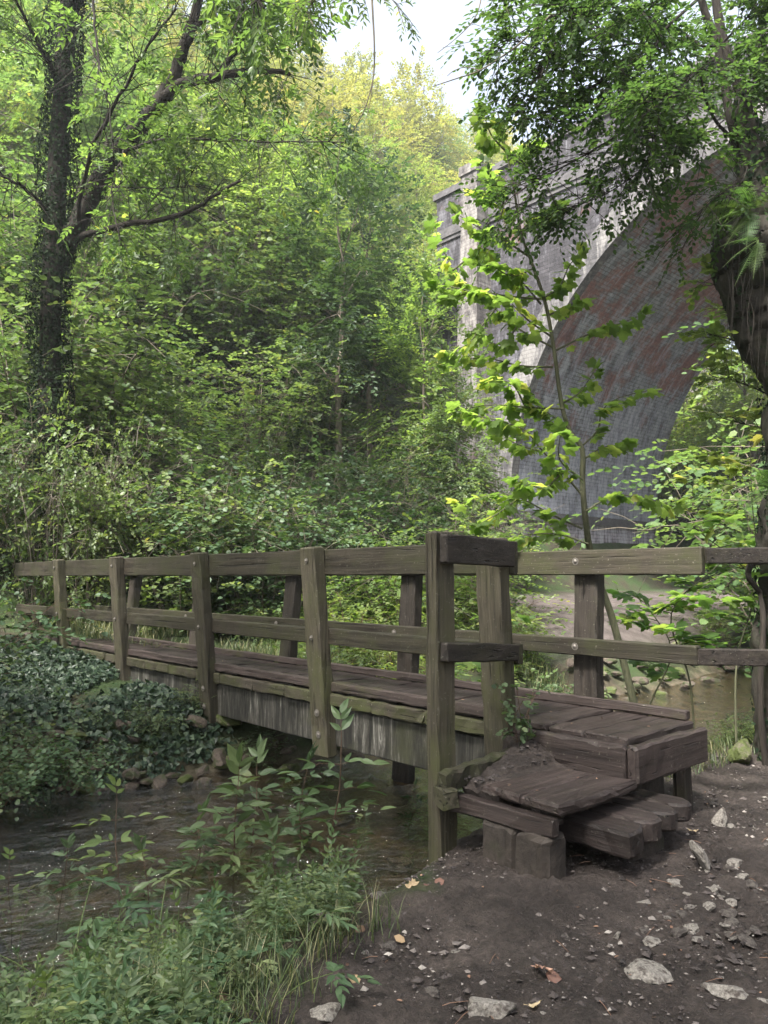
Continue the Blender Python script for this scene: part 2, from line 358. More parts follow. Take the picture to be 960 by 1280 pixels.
def m_brick(name, axes, c1, c2, mortar, white, wamt, red=None, ramt=.5, streak=(1.2, 1.2, .30)):
    m, nt, N, L = mat(name); g = N.new('ShaderNodeNewGeometry').outputs['Position']
    if axes == 'uv':
        uv = N.new('ShaderNodeUVMap').outputs[0]; v = uv
    else:
        s = N.new('ShaderNodeSeparateXYZ'); L.new(g, s.inputs[0]); c = N.new('ShaderNodeCombineXYZ')
        L.new(s.outputs[axes[0]], c.inputs[0]); L.new(s.outputs[axes[1]], c.inputs[1]); v = c.outputs[0]
    b = N.new('ShaderNodeTexBrick'); L.new(v, b.inputs['Vector']); b.inputs['Scale'].default_value = 1.0
    b.inputs['Brick Width'].default_value = .36; b.inputs['Row Height'].default_value = .12; b.inputs['Mortar Size'].default_value = .014
    b.inputs['Color1'].default_value = (*c1, 1); b.inputs['Color2'].default_value = (*c2, 1); b.inputs['Mortar'].default_value = (*mortar, 1)
    col = b.outputs['Color']
    n0 = noi(N, L, g, 5, 8, .8); col = mixc(N, L, .9, col, ramp(N, L, n0, [(.34, (.4, .4, .4)), (.66, (1.5, 1.5, 1.5))]), 'MULTIPLY')
    if red:
        f = ramp(N, L, noi(N, L, g, .42, 6, .68), [(ramt-.05, (0, 0, 0)), (ramt+.07, (.9, .9, .9))])
        col = mixc(N, L, f, col, mixc(N, L, .7, red, ramp(N, L, noi(N, L, g, 9, 4), [(.3, (.4, .4, .4)), (.7, (1.4, 1.4, 1.4))]), 'MULTIPLY'))
    st = noi(N, L, mapv(N, L, g, streak), 4.6, 7, .75, .3)
    cl = noi(N, L, g, .5, 4, .6)
    w = math_(N, L, 'ADD', math_(N, L, 'MULTIPLY', st, .7), math_(N, L, 'MULTIPLY', cl, .3))
    f = ramp(N, L, w, [(wamt-.05, (0, 0, 0)), (wamt+.07, (.85, .85, .85))])
    mo = math_(N, L, 'SUBTRACT', 1.0, math_(N, L, 'MULTIPLY', b.outputs['Fac'], .3))
    col = mixc(N, L, math_(N, L, 'MULTIPLY', f, mo), col, white)
    h = math_(N, L, 'SUBTRACT', math_(N, L, 'MULTIPLY', n0, .4), b.outputs['Fac'])
    princ(N, L, col, .85, bump(N, L, h, .7, .02), .25); return m
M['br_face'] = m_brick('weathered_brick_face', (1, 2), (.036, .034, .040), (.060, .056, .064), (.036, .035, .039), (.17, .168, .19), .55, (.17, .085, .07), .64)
M['br_ring'] = m_brick('limewashed_ring_brick', (1, 2), (.065, .063, .068), (.105, .10, .105), (.07, .068, .07), (.25, .24, .235), .51)
M['br_pil'] = m_brick('limewashed_pilaster_brick', (1, 2), (.075, .068, .070), (.12, .108, .105), (.078, .07, .07), (.27, .255, .245), .50, (.15, .075, .058), .60)
M['br_barrel'] = m_brick('red_barrel_brick', 'uv', (.16, .15, .185), (.235, .215, .255), (.09, .085, .095), (.50, .49, .58), .50, (.24, .075, .062), .50, (.9, .9, .12))
def m_barrel():
    m, nt, N, L = mat('red_and_blue_barrel_brick'); g = N.new('ShaderNodeNewGeometry').outputs['Position']; uv = N.new('ShaderNodeUVMap').outputs[0]
    b = N.new('ShaderNodeTexBrick'); L.new(uv, b.inputs['Vector']); b.inputs['Scale'].default_value = 1
    b.inputs['Brick Width'].default_value = .36; b.inputs['Row Height'].default_value = .12; b.inputs['Mortar Size'].default_value = .014
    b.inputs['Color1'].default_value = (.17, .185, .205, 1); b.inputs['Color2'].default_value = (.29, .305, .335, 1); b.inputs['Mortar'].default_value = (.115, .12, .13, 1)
    s = N.new('ShaderNodeSeparateXYZ'); L.new(g, s.inputs[0])
    n0 = noi(N, L, g, 7, 6, .75); n1 = noi(N, L, g, .55, 6, .72)
    zr = N.new('ShaderNodeMapRange'); zr.inputs[1].default_value = 3.0; zr.inputs[2].default_value = 9.0; zr.inputs[3].default_value = -.10; zr.inputs[4].default_value = .10; L.new(s.outputs[2], zr.inputs[0])
    rm = ramp(N, L, math_(N, L, 'ADD', n1, zr.outputs[0]), [(.56, (0, 0, 0)), (.66, (.8, .8, .8))])
    red = mixc(N, L, .8, (.25, .10, .078), ramp(N, L, noi(N, L, g, 11, 5, .7), [(.32, (.35, .35, .35)), (.68, (1.4, 1.3, 1.3))]), 'MULTIPLY')
    col = mixc(N, L, .85, b.outputs['Color'], ramp(N, L, n0, [(.32, (.4, .4, .4)), (.68, (1.4, 1.4, 1.4))]), 'MULTIPLY')
    col = mixc(N, L, rm, col, red)
    st = noi(N, L, mapv(N, L, uv, (3.6, .75, 1)), 1.0, 9, .82, .6)
    zw = N.new('ShaderNodeMapRange'); zw.inputs[1].default_value = 3.6; zw.inputs[2].default_value = 11.0; zw.inputs[3].default_value = .07; zw.inputs[4].default_value = -.05; L.new(s.outputs[2], zw.inputs[0])
    w = math_(N, L, 'ADD', st, math_(N, L, 'ADD', zw.outputs[0], math_(N, L, 'MULTIPLY', math_(N, L, 'SUBTRACT', .5, n1), .35)))
    col = mixc(N, L, ramp(N, L, w, [(.45, (0, 0, 0)), (.62, (.6, .6, .6)), (.78, (.8, .8, .8))]), col, (.50, .51, .60))
    dk = noi(N, L, mapv(N, L, uv, (1.5, .5, 1), (5, 3, 0)), 1.0, 8, .78); col = mixc(N, L, 1.0, col, ramp(N, L, dk, [(.36, (.5, .51, .56)), (.50, (1, 1, 1))]), 'MULTIPLY')
    h = math_(N, L, 'SUBTRACT', math_(N, L, 'MULTIPLY', n0, .6), math_(N, L, 'MULTIPLY', b.outputs['Fac'], .7)); princ(N, L, col, .85, bump(N, L, h, .8, .03), .25); return m
M['br_barrel'] = m_barrel()
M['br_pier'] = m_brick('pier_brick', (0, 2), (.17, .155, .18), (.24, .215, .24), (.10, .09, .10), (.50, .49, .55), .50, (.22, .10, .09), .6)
M['coping'] = m_rock('coping_stone', (.055, .053, .058), (.12, .115, .122), None, sc=3)

# ------------------------------------------------------------------ terrain
WATER = -.35
def near_shore(q): return 3.62+.10*np.sin(q*1.3+.5)+.16*fbm(q*.9, q*0+3.1, 3, 5)+.25*sst(5, 9, q)
def far_shore(q): return 6.65+.22*np.sin(q*.9)+.35*fbm(q*.8, q*0+7.7, 3, 9)
def path_edge(q): return 2.25+.42*(np.clip(q, 1, 3.4)-1.6)+.15*sst(5, 9, q)
def height(q, p):
    q = np.asarray(q, float); p = np.asarray(p, float)
    ns = near_shore(q); fs = far_shore(q); pe = path_edge(q)
    z = np.zeros(np.broadcast(q, p).shape)
    plat = .02+.10*fbm(q*.7, p*.7, 3, 1)*.5 + .045*np.clip(-p-.5, 0, 50)+.45*np.clip(-p-6, 0, 40)+.03*np.clip(q-6, 0, 6)*sst(3, 0, p)
    t = sst(0, 1, (p-pe)/np.maximum(ns-pe, .25))
    z = plat*(1-t)+(-.40)*t
    bed = -.46-.22*sst(0, .5, p-ns)*sst(0, .7, fs-p)+.06*fbm(q*2.5, p*2.5, 4, 14)
    z = np.where(p > ns, bed, z)
    r = p-fs
    bank = -.40+.42*sst(0, .75, r)+.10*r*sst(.5, 1.2, r)*1.0+.06*fbm(q*1.7, p*1.7, 4, 21)*sst(0, .4, r)
    bank = bank-.10*np.clip(p-12.5, 0, 100)
    bank = bank+.45*sst(9.5, 13, q)*sst(.3, 2.0, r)
    hill = .93*np.clip(p-13.3, 0, 38)+.06*np.clip(p-50, 0, 100)
    hill = hill+np.where(p > 13, fbm(q*.12, p*.12, 4, 31)*2.2*sst(14, 24, p), 0)
    z = np.where(p > fs, bank+hill, z)
    return z
def gz(q, p): return float(height(np.array([float(q)]), np.array([float(p)]))[0])
def axis(a, c0, c1, b, step, gr=1.07, mx=3.0):
    core = list(np.arange(c0, c1, step)); s = step; x = core[-1]
    while x < b: s = min(s*gr, mx); x += s; core.append(x)
    s = step; x = c0; lo = []
    while x > a: s = min(s*gr, mx); x -= s; lo.append(x)
    return np.array(lo[::-1]+core)
def build_ground():
    qa = axis(-70, .9, 5.3, 150, .028); pa = axis(-60, .8, 4.2, 160, .028)
    Q, Pp = np.meshgrid(qa, pa, indexing='ij')
    Z = height(Q, Pp)
    near = sst(9, 5, np.hypot(Q-3, Pp-2.5))*(Pp < 3.6)
    crumb = np.abs(fbm(Q*9, Pp*9, 4, 77))
    Z = Z+near*(.030*fbm(Q*4, Pp*4, 4, 70)+.036*crumb+.022*np.abs(fbm(Q*17, Pp*17, 3, 90))+.012*fbm(Q*30, Pp*30, 1, 92)+.03*fbm(Q*1.4, Pp*1.4, 2, 71))
    # worn hollow under the steps
    n, k = Q.shape
    V = np.stack([Q, Pp, Z], -1).reshape(-1, 3)
    i = np.arange(n-1)[:, None]*k; j = np.arange(k-1)[None]
    F = np.stack([i+j, i+k+j, i+k+j+1, i+j+1], -1).reshape(-1, 4)
    g = G(); g.add(V, F); me = g.mesh('ground', M['ground'], True)
    zone = np.zeros((n*k, 4), np.float32); zone[:, 3] = 1
    ns = near_shore(Q); fs = far_shore(Q); e = fbm(Q*2.2, Pp*2.2, 4, 55)*.35
    mud = sst(.12, -.12, Pp-path_edge(Q)-.12+e)*sst(-7, -4, Pp)
    pale = sst(.6, 1.2, Pp-fs+e)*sst(10.2, 12, Q+e)*sst(13.5, 11.5, Pp+e*2)
    pale = np.maximum(pale, .9*sst(.30, .5, fbm(Q*.10, Pp*.10, 4, 66))*sst(24, 30, Pp))
    bed = sst(-.25, 0, Pp-ns+e*.3)*sst(.45, .1, Pp-fs+e*.3)
    zone[:, 0] = mud.ravel(); zone[:, 1] = pale.ravel(); zone[:, 2] = bed.ravel()
    a = me.color_attributes.new('zone', 'FLOAT_COLOR', 'POINT'); a.data.foreach_set('color', zone.ravel())
    tag(link('ground', me), kind='structure')
build_ground()

def build_water():
    g = G(); qa = np.linspace(-12, 45, 40); s = []
    V = []
    for q in qa: V += [(q, float(near_shore(q))-.35, WATER), (q, float(far_shore(q))+.35, WATER)]
    F = [[2*i, 2*i+2, 2*i+3, 2*i+1] for i in range(len(qa)-1)]
    g.add(V, F); o = g.obj('water', M['water']); tag(o, kind='structure')
build_water()

# ------------------------------------------------------------------ boards
def board(g, a, b, w, h, bev=.008, jit=.002, seg=.12, rng=None, up=(0, 0, 1), worn=0):
    """board whose centre line runs a -> b, width w (sideways) and height h (along up), ends closed, bevelled, slightly worn"""
    rng = rng or np.random.RandomState(int(abs(a[0]*977+a[1]*131+a[2]*57)*10) % 99991)
    a = np.asarray(a, float); b = np.asarray(b, float); L = np.linalg.norm(b-a); d = (b-a)/L
    up = np.asarray(up, float); up = up-d*(up@d); up /= np.linalg.norm(up); s = np.cross(d, up)
    n = max(3, int(L/seg)+1); ts = np.concatenate([[0], np.linspace(bev, L-bev, n), [L]])
    hw, hh = w/2, h/2
    def ring(sc):
        x, y, c = hw-(bev if sc else 0), hh-(bev if sc else 0), bev
        return [(-x+c, -y), (x-c, -y), (x, -y+c), (x, y-c), (x-c, y), (-x+c, y), (-x, y-c), (-x, -y+c)]
    V = []
    for i, t in enumerate(ts):
        end = i in (0, len(ts)-1)
        for (x, y) in ring(end):
            jx, jy = rng.normal(size=2)*jit
            if worn and y > 0: jy -= worn*(.5+.5*math.sin(t*21+x*30))*rng.rand()
            V.append(a+d*(t+(rng.normal()*jit if end else 0))+s*(x+jx)+up*(y+jy))
    m = len(ts); F = []
    for i in range(m-1):
        for k in range(8): F.append([i*8+k, i*8+(k+1) % 8, (i+1)*8+(k+1) % 8, (i+1)*8+k])
    g.add(V, F); g.add(V[:8], [list(range(7, -1, -1))]); g.add(V[-8:], [list(range(8))])
def B(name, a, b, w, h, m, parent, **k):
    g = G(); board(g, a, b, w, h, **k); return g.obj(name, m, parent)
def bolt(parent, P, n, r=.013, name='bolt'):
    n = np.asarray(n, float); g = G(); P = np.asarray(P, float)
    tube(g, [P, P+n*.004], [r*1.7, r*1.7], 12); tube(g, [P+n*.004, P+n*.010, P+n*.014], [r, r*.9, r*.4], 8)
    return g.obj(name, M['metal'], parent, False)

# ------------------------------------------------------------------ the footbridge (origin at its near end)
br = empty('footbridge', (0, 0, 0), 'narrow timber footbridge with slanting posts and two rails each side crossing the stream', 'footbridge')
P_END = 12.7
rng = np.random.RandomState(4)
# deck: planks across
g = G(); p = 2.40; k = 0
while p < P_END:
    w = .27+rng.uniform(-.03, .04); zt = .555+rng.normal()*.003
    q0 = 4.085+rng.normal()*.008 - (.03 if p < 3.1 else 0)
    board(g, (q0, p+w/2, zt), (4.865, p+w/2+rng.normal()*.003, zt), w-.014, .05, .010, .0022, .10, rng, worn=.006)
    p += w
g.obj('deck', M['deck_x'], br)
# near kerb and edge boards, far kerb
B('kerb_board', (4.055, 3.42, .60), (4.055, P_END, .60), .06, .075, M['kerb_y'], br, jit=.003)
B('kerb_board', (4.85, 2.44, .615), (4.85, P_END, .615), .055, .065, M['kerb_y'], br, jit=.0025)
g = G(); p = 3.42
while p < P_END:
    w = rng.uniform(.5, .62); board(g, (4.05+rng.normal()*.006, p, .49), (4.05, min(p+w-.012, P_END), .49), .07, .10, .010, .004, .08, rng); p += w
g.obj('edge_board', M['mossy_y'], br)
B('main_beam', (4.13, 3.3, .262), (4.13, P_END+.1, .275), .12, .315, M['beam'], br, bev=.01, jit=.002)
B('main_beam', (4.80, 3.3, .262), (4.80, P_END+.1, .262), .12, .34, M['beam'], br, bev=.01, jit=.002)
for p in np.arange(3.5, P_END, 1.2): B('cross_bearer', (4.1, p, .48), (4.82, p, .48), .09, .09, M['deck_x'], br)
# landing end boards
B('landing_side_board', (4.035, 2.40, .447), (4.00, 3.30, .447), .07, .205, M['deck_y'], br, bev=.014, jit=.003, seg=.08, worn=.02)
B('landing_end_board', (4.00, 2.355, .447), (4.865, 2.355, .447), .07, .215, M['deck_x'], br, bev=.014, jit=.003, seg=.08, worn=.012)
B('landing_support', (4.78, 2.46, -.12), (4.78, 2.46, .335), .09, .09, M['post_d'], br, up=(0, 1, 0))
B('landing_support', (4.2, 2.5, -.12), (4.2, 2.5, .335), .09, .09, M['post_d'], br, up=(0, 1, 0))
# posts: five pairs, flaring outward
for i, p in enumerate([3.28, 5.22, 7.13, 9.2, 11.2]):
    zb = [-.05, .02, .03, gz(4.0, p)-.15, gz(4.0, p)-.15][i]
    r2 = np.random.RandomState(i+50); dp = r2.normal()*.012
    o = B('post', (4.01-(.55-zb)*.0, p, zb), (4.005, p, .50), .12, .20, M['post_z'], br, up=(0, 1, 0), bev=.012, jit=.003) if False else None
    g = G()
    topq = 3.885
    # upper slanting timber with a chamfered top
    board(g, (4.045 if i else 4.0, p-.01, zb), (topq, p+dp, 1.755), .115, .20, .012, .003, .12, r2, up=(0, 1, 0))
    po = g.obj('post', M['post_z'], br)
    for zz in (1.64, 1.0) if i else (1.0,):
        qq = topq+(1.755-zz)*.093-.060
        bolt(po, (qq, p+dp*.5+.0, zz), (-1, 0, 0))
    if i:
        for zz in (.38, .20): bolt(po, (4.045-.093*(zz-zb)-.058, p-.01, zz), (-1, 0, 0), .018)
    zf = max(gz(5, p)-.15, -.35)
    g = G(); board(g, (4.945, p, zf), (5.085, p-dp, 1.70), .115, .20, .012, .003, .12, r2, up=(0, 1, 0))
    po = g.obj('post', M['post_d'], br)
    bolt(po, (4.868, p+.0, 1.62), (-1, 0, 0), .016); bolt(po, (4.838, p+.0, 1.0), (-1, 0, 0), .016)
# rails
RY = M['rail_y']
B('top_rail', (3.985, 3.14, 1.628), (3.985, 13.35, 1.632), .065, .215, RY, br, jit=.002)
B('mid_rail', (4.025, 3.14, 1.008), (4.025, 13.35, 1.008), .06, .132, RY, br, jit=.002)
B('top_rail', (4.985, 2.37, 1.612), (4.985, 13.2, 1.615), .065, .185, RY, br, jit=.002)
B('mid_rail', (4.925, 2.385, .992), (4.925, 13.2, .995), .06, .125, RY, br, jit=.002)
# wing at the near end
B('wing_post', (3.215, 3.07, -.25), (3.205, 3.075, 1.762), .095, .152, M['post_z'], br, up=(1, 0, 0), bev=.010, jit=.003)
B('wing_top_rail', (3.150, 2.992, 1.665), (3.925, 3.125, 1.650), .055, .165, M['rail_x'], br, jit=.0025, bev=.008)
B('wing_mid_rail', (3.150, 2.995, 1.085), (3.965, 3.135, 1.022), .055, .108, M['rail_x'], br, jit=.0025, bev=.008)
for zz in (1.0, 1.62): pass
# abutment under the landing
g = G(); board(g, (4.16, 3.0, -.0), (4.9, 3.0, -.0), .75, .62, .03, .02, .12, rng); g.obj('abutment', M['footing'], br)
g = G(); board(g, (3.95, 12.9, .15), (5.05, 12.9, .15), .5, .9, .03, .02, .12, rng); g.obj('abutment', M['footing'], br)

# rails carrying on beyond the bridge
fe = empty('rail_fence', (5.0, 2.36, 0), 'short run of plain wooden rails leading off from the bridge end beside the mossy trunk', 'fence')
FO = np.array([5.0, 2.36, 0])
def Bf(name, a, b, w, h, m, **k):
    return B(name, np.array(a)-FO, np.array(b)-FO, w, h, m, fe, **k)
e2 = np.array([4.97, 2.33, 0])+RT*1.9+F0*.12
s2 = np.array([5.03, 2.345, 0])-RT*.03
Bf('top_rail', s2+[0, 0, 1.645], e2+[0, 0, 1.645], .05, .108, M['rail_x'], jit=.002)
Bf('mid_rail', s2-RT*.06+[-.05, 0, .985], e2+[-.06, 0, .955], .05, .108, M['rail_x'], jit=.002)
pf = e2-RT*.25+F0*.07
Bf('post', [pf[0], pf[1], -.1], [pf[0], pf[1], 1.72], .11, .13, M['post_d'], up=(1, 0, 0))

# ------------------------------------------------------------------ the steps
st = empty('timber_steps', (3.7, 2.5, 0), 'worn dark timber steps of heavy planks at the foot of the footbridge', 'steps')
SO = np.array([3.7, 2.5, 0])
def Bs(name, a, b, w, h, m, **k): return B(name, np.array(a)-SO, np.array(b)-SO, w, h, m, st, **k)
rs = np.random.RandomState(9)
def slab(name, poly, z0, z1, m, dz=None, bev=.014, sub=9):
    """plank slab from an outline in plan: rounded arrises, worn top"""
    pts = []
    n = len(poly)
    for i in range(n):
        a, b = np.array(poly[i]), np.array(poly[(i+1) % n]); L = np.linalg.norm(b-a); c = max(1, int(L/.05))
        for t in range(c): pts.append(a+(b-a)*t/c)
    pts = np.array(pts); c = pts.mean(0); n = len(pts)
    g = G(); V = []
    for (inset, z) in ((bev, z0), (0, z0+bev), (0, z1-bev), (bev, z1), (bev*2.5, z1+.002)):
        for p_ in pts:
            dd = p_-c; dd = dd/np.linalg.norm(dd)
            q = p_-dd*inset+rs.normal(size=2)*.0025
            zz = z+rs.normal()*.0015+((q-c)@np.array(dz) if dz else 0)
            V.append([q[0]-SO[0], q[1]-SO[1], zz])
    V.append([c[0]-SO[0], c[1]-SO[1], z1-.001]); F = []
    for r in range(4):
        for i in range(n): F.append([r*n+i, r*n+(i+1) % n, (r+1)*n+(i+1) % n, (r+1)*n+i])
    g.add(V, F); g2 = [[4*n+i, 4*n+(i+1) % n, 5*n] for i in range(n)]
    g.add(np.zeros((0, 3)), np.array(g2)-g.n)
    g.add(np.zeros((0, 3)), np.array([[i for i in range(n-1, -1, -1)]])-g.n)
    return g.obj(name, m, st)
# upper tread: two planks running across, slightly skewed
slab('upper_tread', [(3.27, 2.575), (3.29, 2.835), (3.93, 2.80), (3.95, 2.565)], .325, .375, M['deck_x'])
slab('upper_tread', [(3.26, 2.325), (3.265, 2.565), (3.95, 2.555), (4.00, 2.325), (3.6, 2.30)], .322, .377, M['deck_x'])
# lower tread: four short planks with rounded worn ends
qs = [3.50, 3.71, 3.93, 4.12, 4.30]
for i in range(4):
    a, b = qs[i]+.004, qs[i+1]-.004; e = 2.075+.02*i+rs.uniform(-.01, .01); wd = b-a
    ends = [(a+wd*t, e+.075*(abs(2*t-1.0)**2.2 if i else (.75*max(0, 2*t-1.25)))) for t in np.linspace(1, 0, 8)]
    slab('lower_tread', [(a, 2.60), (b, 2.60)]+ends, .12+(.01*i), .245+rs.uniform(-.004, .006), M['deck_y'])
Bs('stringer', (3.255, 3.05, .255), (3.27, 2.35, .262), .07, .095, M['deck_y'], jit=.004)
Bs('stringer', (3.95, 2.62, .24), (3.95, 2.15, .24) if False else (4.25, 2.62, .28), .07, .12, M['deck_x'], jit=.003)
Bs('riser', (3.30, 2.50, .26), (3.95, 2.47, .26), .05, .11, M['deck_x'], jit=.003)
Bs('edging_board', (3.10, 2.965, .395), (3.93, 3.10, .395), .075, .095, M['mossy_y'], jit=.006, seg=.06)
Bs('edging_board', (3.08, 2.88, .32), (3.14, 3.02, .32), .09, .10, M['mossy_y'], jit=.006, seg=.06)
for (a, b, c, d, t) in ((3.20, 2.36, 3.38, 2.56, .215), (3.22, 2.57, 3.42, 2.80, .215), (3.8, 2.22, 4.1, 2.45, .115)):
    g = G(); board(g, ((a+c)/2-SO[0], b-SO[1], (t-.25)/2), ((a+c)/2-SO[0], d-SO[1], (t-.25)/2), c-a, t+.25, .02, .006, .05, rs)
    g.obj('footing_block', M['footing'], st)

# soil heaped behind the upper tread
def soil_fill():
    n = 60; T, S = np.meshgrid(np.linspace(0, 1, n), np.linspace(0, 1, n), indexing='ij')
    Q = 3.262+.818*T; pm = 2.945+.163*(Q-3.1)+.22*sst(3.8, 4.0, Q); P = 2.72+(pm-2.72)*S
    Z = .335+.045*sst(3.25, 3.42, Q)+.12*sst(3.4, 4.0, Q)*sst(2.74, 3.05, P)+.03*fbm(Q*6, P*6, 4, 3)*sst(3.3, 3.6, Q)+.014*np.abs(fbm(Q*15, P*15, 3, 4))+.012*fbm(Q*40, P*40, 2, 5)
    Z = np.where(P < 2.86, np.minimum(Z, .372+.3*np.maximum(P-2.80, -.02)), Z)
    V = np.stack([Q, P, Z], -1).reshape(-1, 3); i = np.arange(n-1)[:, None]*n; j = np.arange(n-1)[None]
    F = np.stack([i+j, i+n+j, i+n+j+1, i+j+1], -1).reshape(-1, 4)
    g = G(); g.add(V, F)
    ed = [i*n for i in range(n)]+[(n-1)*n+j for j in range(1, n)]+[i*n+n-1 for i in range(n-2, -1, -1)]+[j for j in range(n-2, 0, -1)]
    top = V[ed]; k = len(ed); lo = top*[1, 1, 0]+(np.array([3.65, 2.9, 0])-top*[1, 1, 0])*.10+[0, 0, .27]
    g.add(np.vstack([top, lo]), [[(a+1) % k, a, k+a, k+(a+1) % k] for a in range(k)]); g.add(lo, [list(range(k))])
    me = g.mesh('soil_heap', M['ground'], True)
    z = np.tile(np.array([1, 0, 0, 1], np.float32), len(me.vertices)); a = me.color_attributes.new('zone', 'FLOAT_COLOR', 'POINT'); a.data.foreach_set('color', z)
    tag(link('soil_heap', me), kind='structure')
soil_fill()

# ------------------------------------------------------------------ the viaduct
VQ, VT, AP, AZ, AR = 19.0, 9.0, 6.07, 3.63, 9.04
via = empty('railway_viaduct', (VQ, AP, 0), 'tall disused brick railway viaduct with a great round arch over the stream', 'viaduct')
def vobj(g, name, m, smooth=False):
    for V in g.v: V -= np.array([VQ, AP, 0])
    return g.obj(name, m, via, smooth)
PL, PR, TOP = 18.25, -24.0, 15.0
def intr(p): 
    d = np.abs(p-AP); return np.where(d < AR, AZ+np.sqrt(np.maximum(AR*AR-d*d, 0)), -1.5)
def wall():
    g = G()
    ps = np.unique(np.concatenate([np.linspace(PR, AP-AR-.001, 12), AP-AR*np.cos(np.linspace(0, np.pi, 90)), np.linspace(AP+AR+.001, PL, 8)]))
    for q, fl in ((VQ, 1), (VQ+VT, 0)):
        for a, b in zip(ps[:-1], ps[1:]):
            mid = (a+b)/2; inside = abs(mid-AP) < AR
            za, zb = (float(intr(a)) if abs(a-AP) < AR else AZ, float(intr(b)) if abs(b-AP) < AR else AZ) if inside else (-1.5, -1.5)
            V = [(q, a, za), (q, b, zb), (q, b, 13.45), (q, a, 13.45)]
            g.add(V, [[0, 1, 2, 3]] if not fl else [[3, 2, 1, 0]])
    for pp in (PL, PR): g.add([(VQ, pp, -1.5), (VQ+VT, pp, -1.5), (VQ+VT, pp, 13.45), (VQ, pp, 13.45)], [[0, 1, 2, 3]])
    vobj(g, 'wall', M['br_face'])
wall()
def box(g, a, b):
    (x0, y0, z0), (x1, y1, z1) = a, b
    V = [(x, y, z) for x in (x0, x1) for y in (y0, y1) for z in (z0, z1)]
    g.add(V, [[0, 1, 3, 2], [4, 6, 7, 5], [0, 4, 5, 1], [2, 3, 7, 6], [0, 2, 6, 4], [1, 5, 7, 3]])
def ring(q0, q1, name):
    g = G(); th = np.linspace(0, np.pi, 80)
    def pr(r, q): return np.stack([np.full(80, q), AP+r*np.cos(th), AZ+r*np.sin(th)], -1)
    r0, r1 = AR-.004, AR+.78; qf = q0-.05
    R = [pr(r0, q0+.3), pr(r0, qf), pr(r1, qf), pr(r1, q0+.002)]
    V = np.vstack(R); F = []
    for k in range(3):
        for i in range(79): F.append([k*80+i, k*80+i+1, (k+1)*80+i+1, (k+1)*80+i])
    g.add(V, F)
    vobj(g, name, M['br_ring'])
ring(VQ, VQ, 'arch_ring')
def barrel():
    g = G(); th = np.linspace(0, np.pi, 91); qs_ = np.linspace(VQ+.3, VQ+VT, 16)
    V = [(q, AP+AR*math.cos(t), AZ+AR*math.sin(t)) for t in th for q in qs_]; n = len(qs_)
    F = [[i*n+j, i*n+j+1, (i+1)*n+j+1, (i+1)*n+j] for i in range(90) for j in range(n-1)]
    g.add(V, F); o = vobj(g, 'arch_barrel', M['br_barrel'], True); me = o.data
    uv = me.uv_layers.new(name='UVMap'); k = 0; vi = np.zeros(len(me.loops), np.int32); me.loops.foreach_get('vertex_index', vi)
    u = np.array([(qs_[v % n], AR*th[v//n]) for v in vi], np.float32); uv.data.foreach_set('uv', u.ravel())
barrel()
for pp, nm in ((AP+AR, 1), (AP-AR, -1)):
    g = G(); P0 = pp+nm*.03
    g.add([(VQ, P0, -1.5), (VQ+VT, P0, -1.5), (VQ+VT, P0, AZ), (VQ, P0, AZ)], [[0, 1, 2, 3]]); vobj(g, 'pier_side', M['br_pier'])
    g = G(); box(g, (VQ-.14, min(pp-nm*.14, pp+nm*1.0), AZ-.30), (VQ+VT+.1, max(pp-nm*.14, pp+nm*1.0), AZ-.03)); vobj(g, 'impost', M['coping'])
g = G(); box(g, (VQ-.09, PR, 13.30), (VQ-.002, PL+.1, 13.62)); box(g, (VQ-.05, PR, 13.16), (VQ-.003, PL+.05, 13.30)); vobj(g, 'string_course', M['coping'])
g = G(); box(g, (VQ, PR, 13.45), (VQ+.45, PL, 14.82)); box(g, (VQ+VT-.45, PR, 13.45), (VQ+VT, PL, 14.82)); box(g, (VQ+.45, PL-.45, 13.45), (VQ+VT-.45, PL, 14.82)); vobj(g, 'parapet', M['br_face'])
g = G(); box(g, (VQ-.07, PR, 14.82), (VQ+.57, PL+.12, 15.04)); box(g, (VQ+VT-.57, PR, 14.82), (VQ+VT+.12, PL+.12, 15.04)); box(g, (VQ+.57, PL-.57, 14.82), (VQ+VT-.57, PL+.12, 15.04)); vobj(g, 'coping', M['coping'])
g = G(); box(g, (VQ+.45, PR, 13.3), (VQ+VT-.45, PL-.45, 13.6)); vobj(g, 'trackbed', M['coping'])
def pilaster(pc):
    g = G(); lv = [(-1.5, 1.35, .95), (6.5, .95, .62), (6.5, .85, .55), (13.1, .60, .42), (13.1, .64, .46), (13.7, .64, .46), (13.7, .60, .42), (14.8, .60, .42), (14.8, .65, .46), (15.12, .65, .46)]
    V = []
    for z, d, w in lv: V += [(VQ-d, pc-w*.7, z), (VQ-d, pc+w, z), (VQ+.3, pc+w, z), (VQ+.3, pc-w*.7, z)]
    F = []
    for k in range(len(lv)-1):
        for i in range(4): F.append([k*4+i, k*4+(i+1) % 4, k*4+4+(i+1) % 4, k*4+4+i])
    F.append([len(V)-4, len(V)-3, len(V)-2, len(V)-1]); g.add(V, F); vobj(g, 'pilaster', M['br_pil'])
pilaster(16.15); pilaster(AP-AR-1.2)

